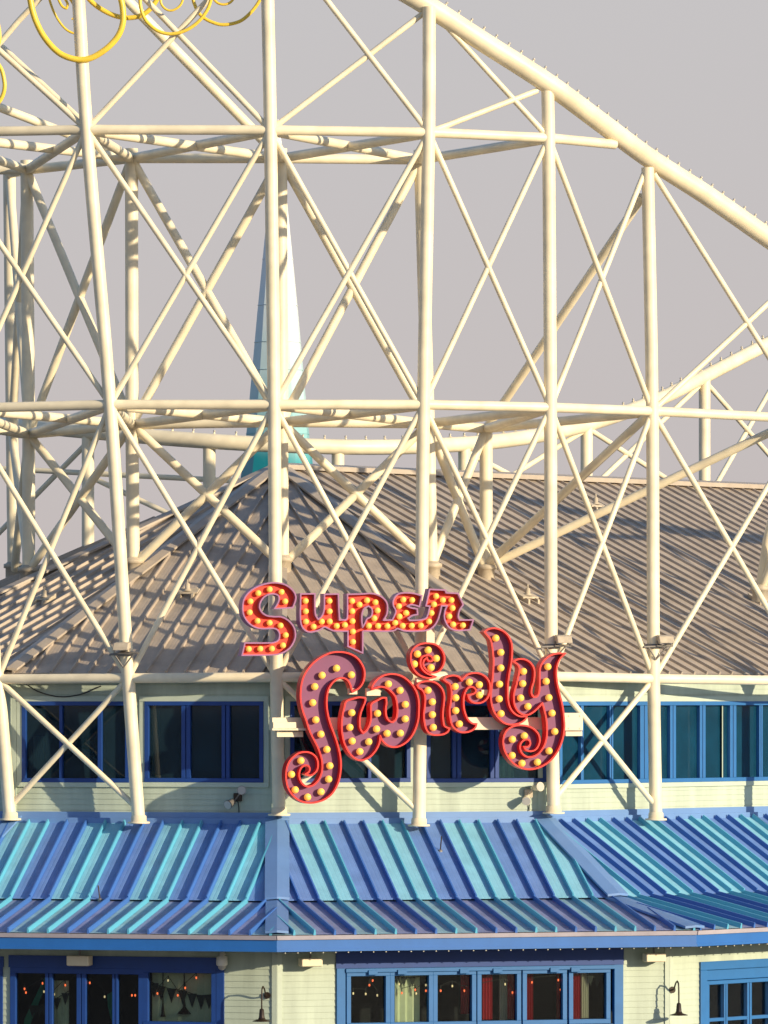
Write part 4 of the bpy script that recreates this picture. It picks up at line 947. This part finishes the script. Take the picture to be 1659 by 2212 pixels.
post_flood(1192, 1396, 2, .18, 'tan floodlight clamped to the post above the letter y')
post_flood(1412, 1396, 3, .18, 'tan floodlight clamped to the post right of the signs')
# small fittings standing on the roofs
def on_roof(px, py, az, a0, z0, slope):   # where the line of sight meets a roof sheet
    lo, hi = 0.0, 30.0; F = Face(az, 0)
    c = Vector((0, -CAM_D, CAM_Z)); r = (P(px, py, 0) - c) / CAM_D
    best = None
    for i in range(4000):
        y = -8 + i * .008; q = c + r * (CAM_D + y); a = (Vector((q.x, q.y, 0)) - F.o).dot(F.n)
        if q.z <= z0 - (a - a0) * slope: return q
    return q
def anchor(px, py, az, label):
    q = on_roof(px, py, az, 0, Z_APEX, G_SLOPE); root = thing('roof_anchor', label, 'roof fitting', q, 'safety anchors on the grey roof'); F = Face(az, 0); F.o = Vector((q.x, q.y, 0))
    m = MB()
    for s in (-.16, .16): m.hexa([F.w(s - .03, q.z - .12, .2), F.w(s + .03, q.z - .12, .2), F.w(s + .03, q.z + .06, -.2), F.w(s - .03, q.z + .06, -.2), F.w(s - .03, q.z + .03, .2), F.w(s + .03, q.z + .03, .2), F.w(s + .03, q.z + .21, -.2), F.w(s - .03, q.z + .21, -.2)])
    m.hexa([F.w(-.26, q.z + .05, .1), F.w(.26, q.z + .05, .1), F.w(.26, q.z + .14, -.1), F.w(-.26, q.z + .14, -.1), F.w(-.26, q.z + .09, .1), F.w(.26, q.z + .09, .1), F.w(.26, q.z + .18, -.1), F.w(-.26, q.z + .18, -.1)])
    m.build('base_plate', M['collar'], root, bevel=.005)
    m = MB(); m.lathe(q + Vector((0, 0, .12)), [(.10, 0), (.06, .05), (.055, .16), (.02, .18), (.02, .26), (0, .26)], 14); m.build('anchor_post', M['collar'], root)
anchor(95, 1302, -44, 'cream safety anchor on the left slope of the grey roof')
anchor(1140, 1298, 46, 'cream safety anchor right of the sign on the grey roof')
anchor(1287, 1100, 46, 'small cream safety anchor high on the right roof slope')
anchor(1640, 1300, 46, 'cream safety anchor at the far right edge of the roof')
anchor(405, 1288, -14, 'cream safety anchor on the roof slope left of the Super sign')
def rod(px, py, az, label, h, lean):
    q = on_roof(px, py, az, A_WALL, Z_TOP, (Z_TOP - Z_BREAK) / (A_BREAK - A_WALL)); root = thing('roof_rod', label, 'rod', q, 'thin rods on the striped canopy')
    m = MB(); m.tube([q, q + Vector((lean, 0, h))], .014, 8); m.build('rod', M['bronze'], root, recalc=False)
    m = MB(); m.lathe(q - Vector((0, 0, .06)), [(.05, .0), (.05, .07), (.02, .09), (0, .09)], 12); m.build('base', M['grey'], root)
rod(951, 1838, 16, 'thin dark rod with rusty base on the middle canopy slope', .32, .03)
rod(216, 1943, -14, 'thin dark rod at the fold of the left canopy slope', .30, -.04)
# cable sagging on the left wall under the ring beam
F = UP[-14]; pts = [F.w(*F.hit(x, y), .06) for x, y in ((58, 1478), (85, 1494), (130, 1505), (175, 1500), (220, 1482))]
m = MB(); m.tube(smooth_path(pts, 6), .014, 8)
tag(m.build('cable', M['cable'], recalc=False), 'black cable sagging across the siding above the leftmost upper window', 'cable')
for o in bpy.data.objects:
    if '_at' in o: del o['_at']
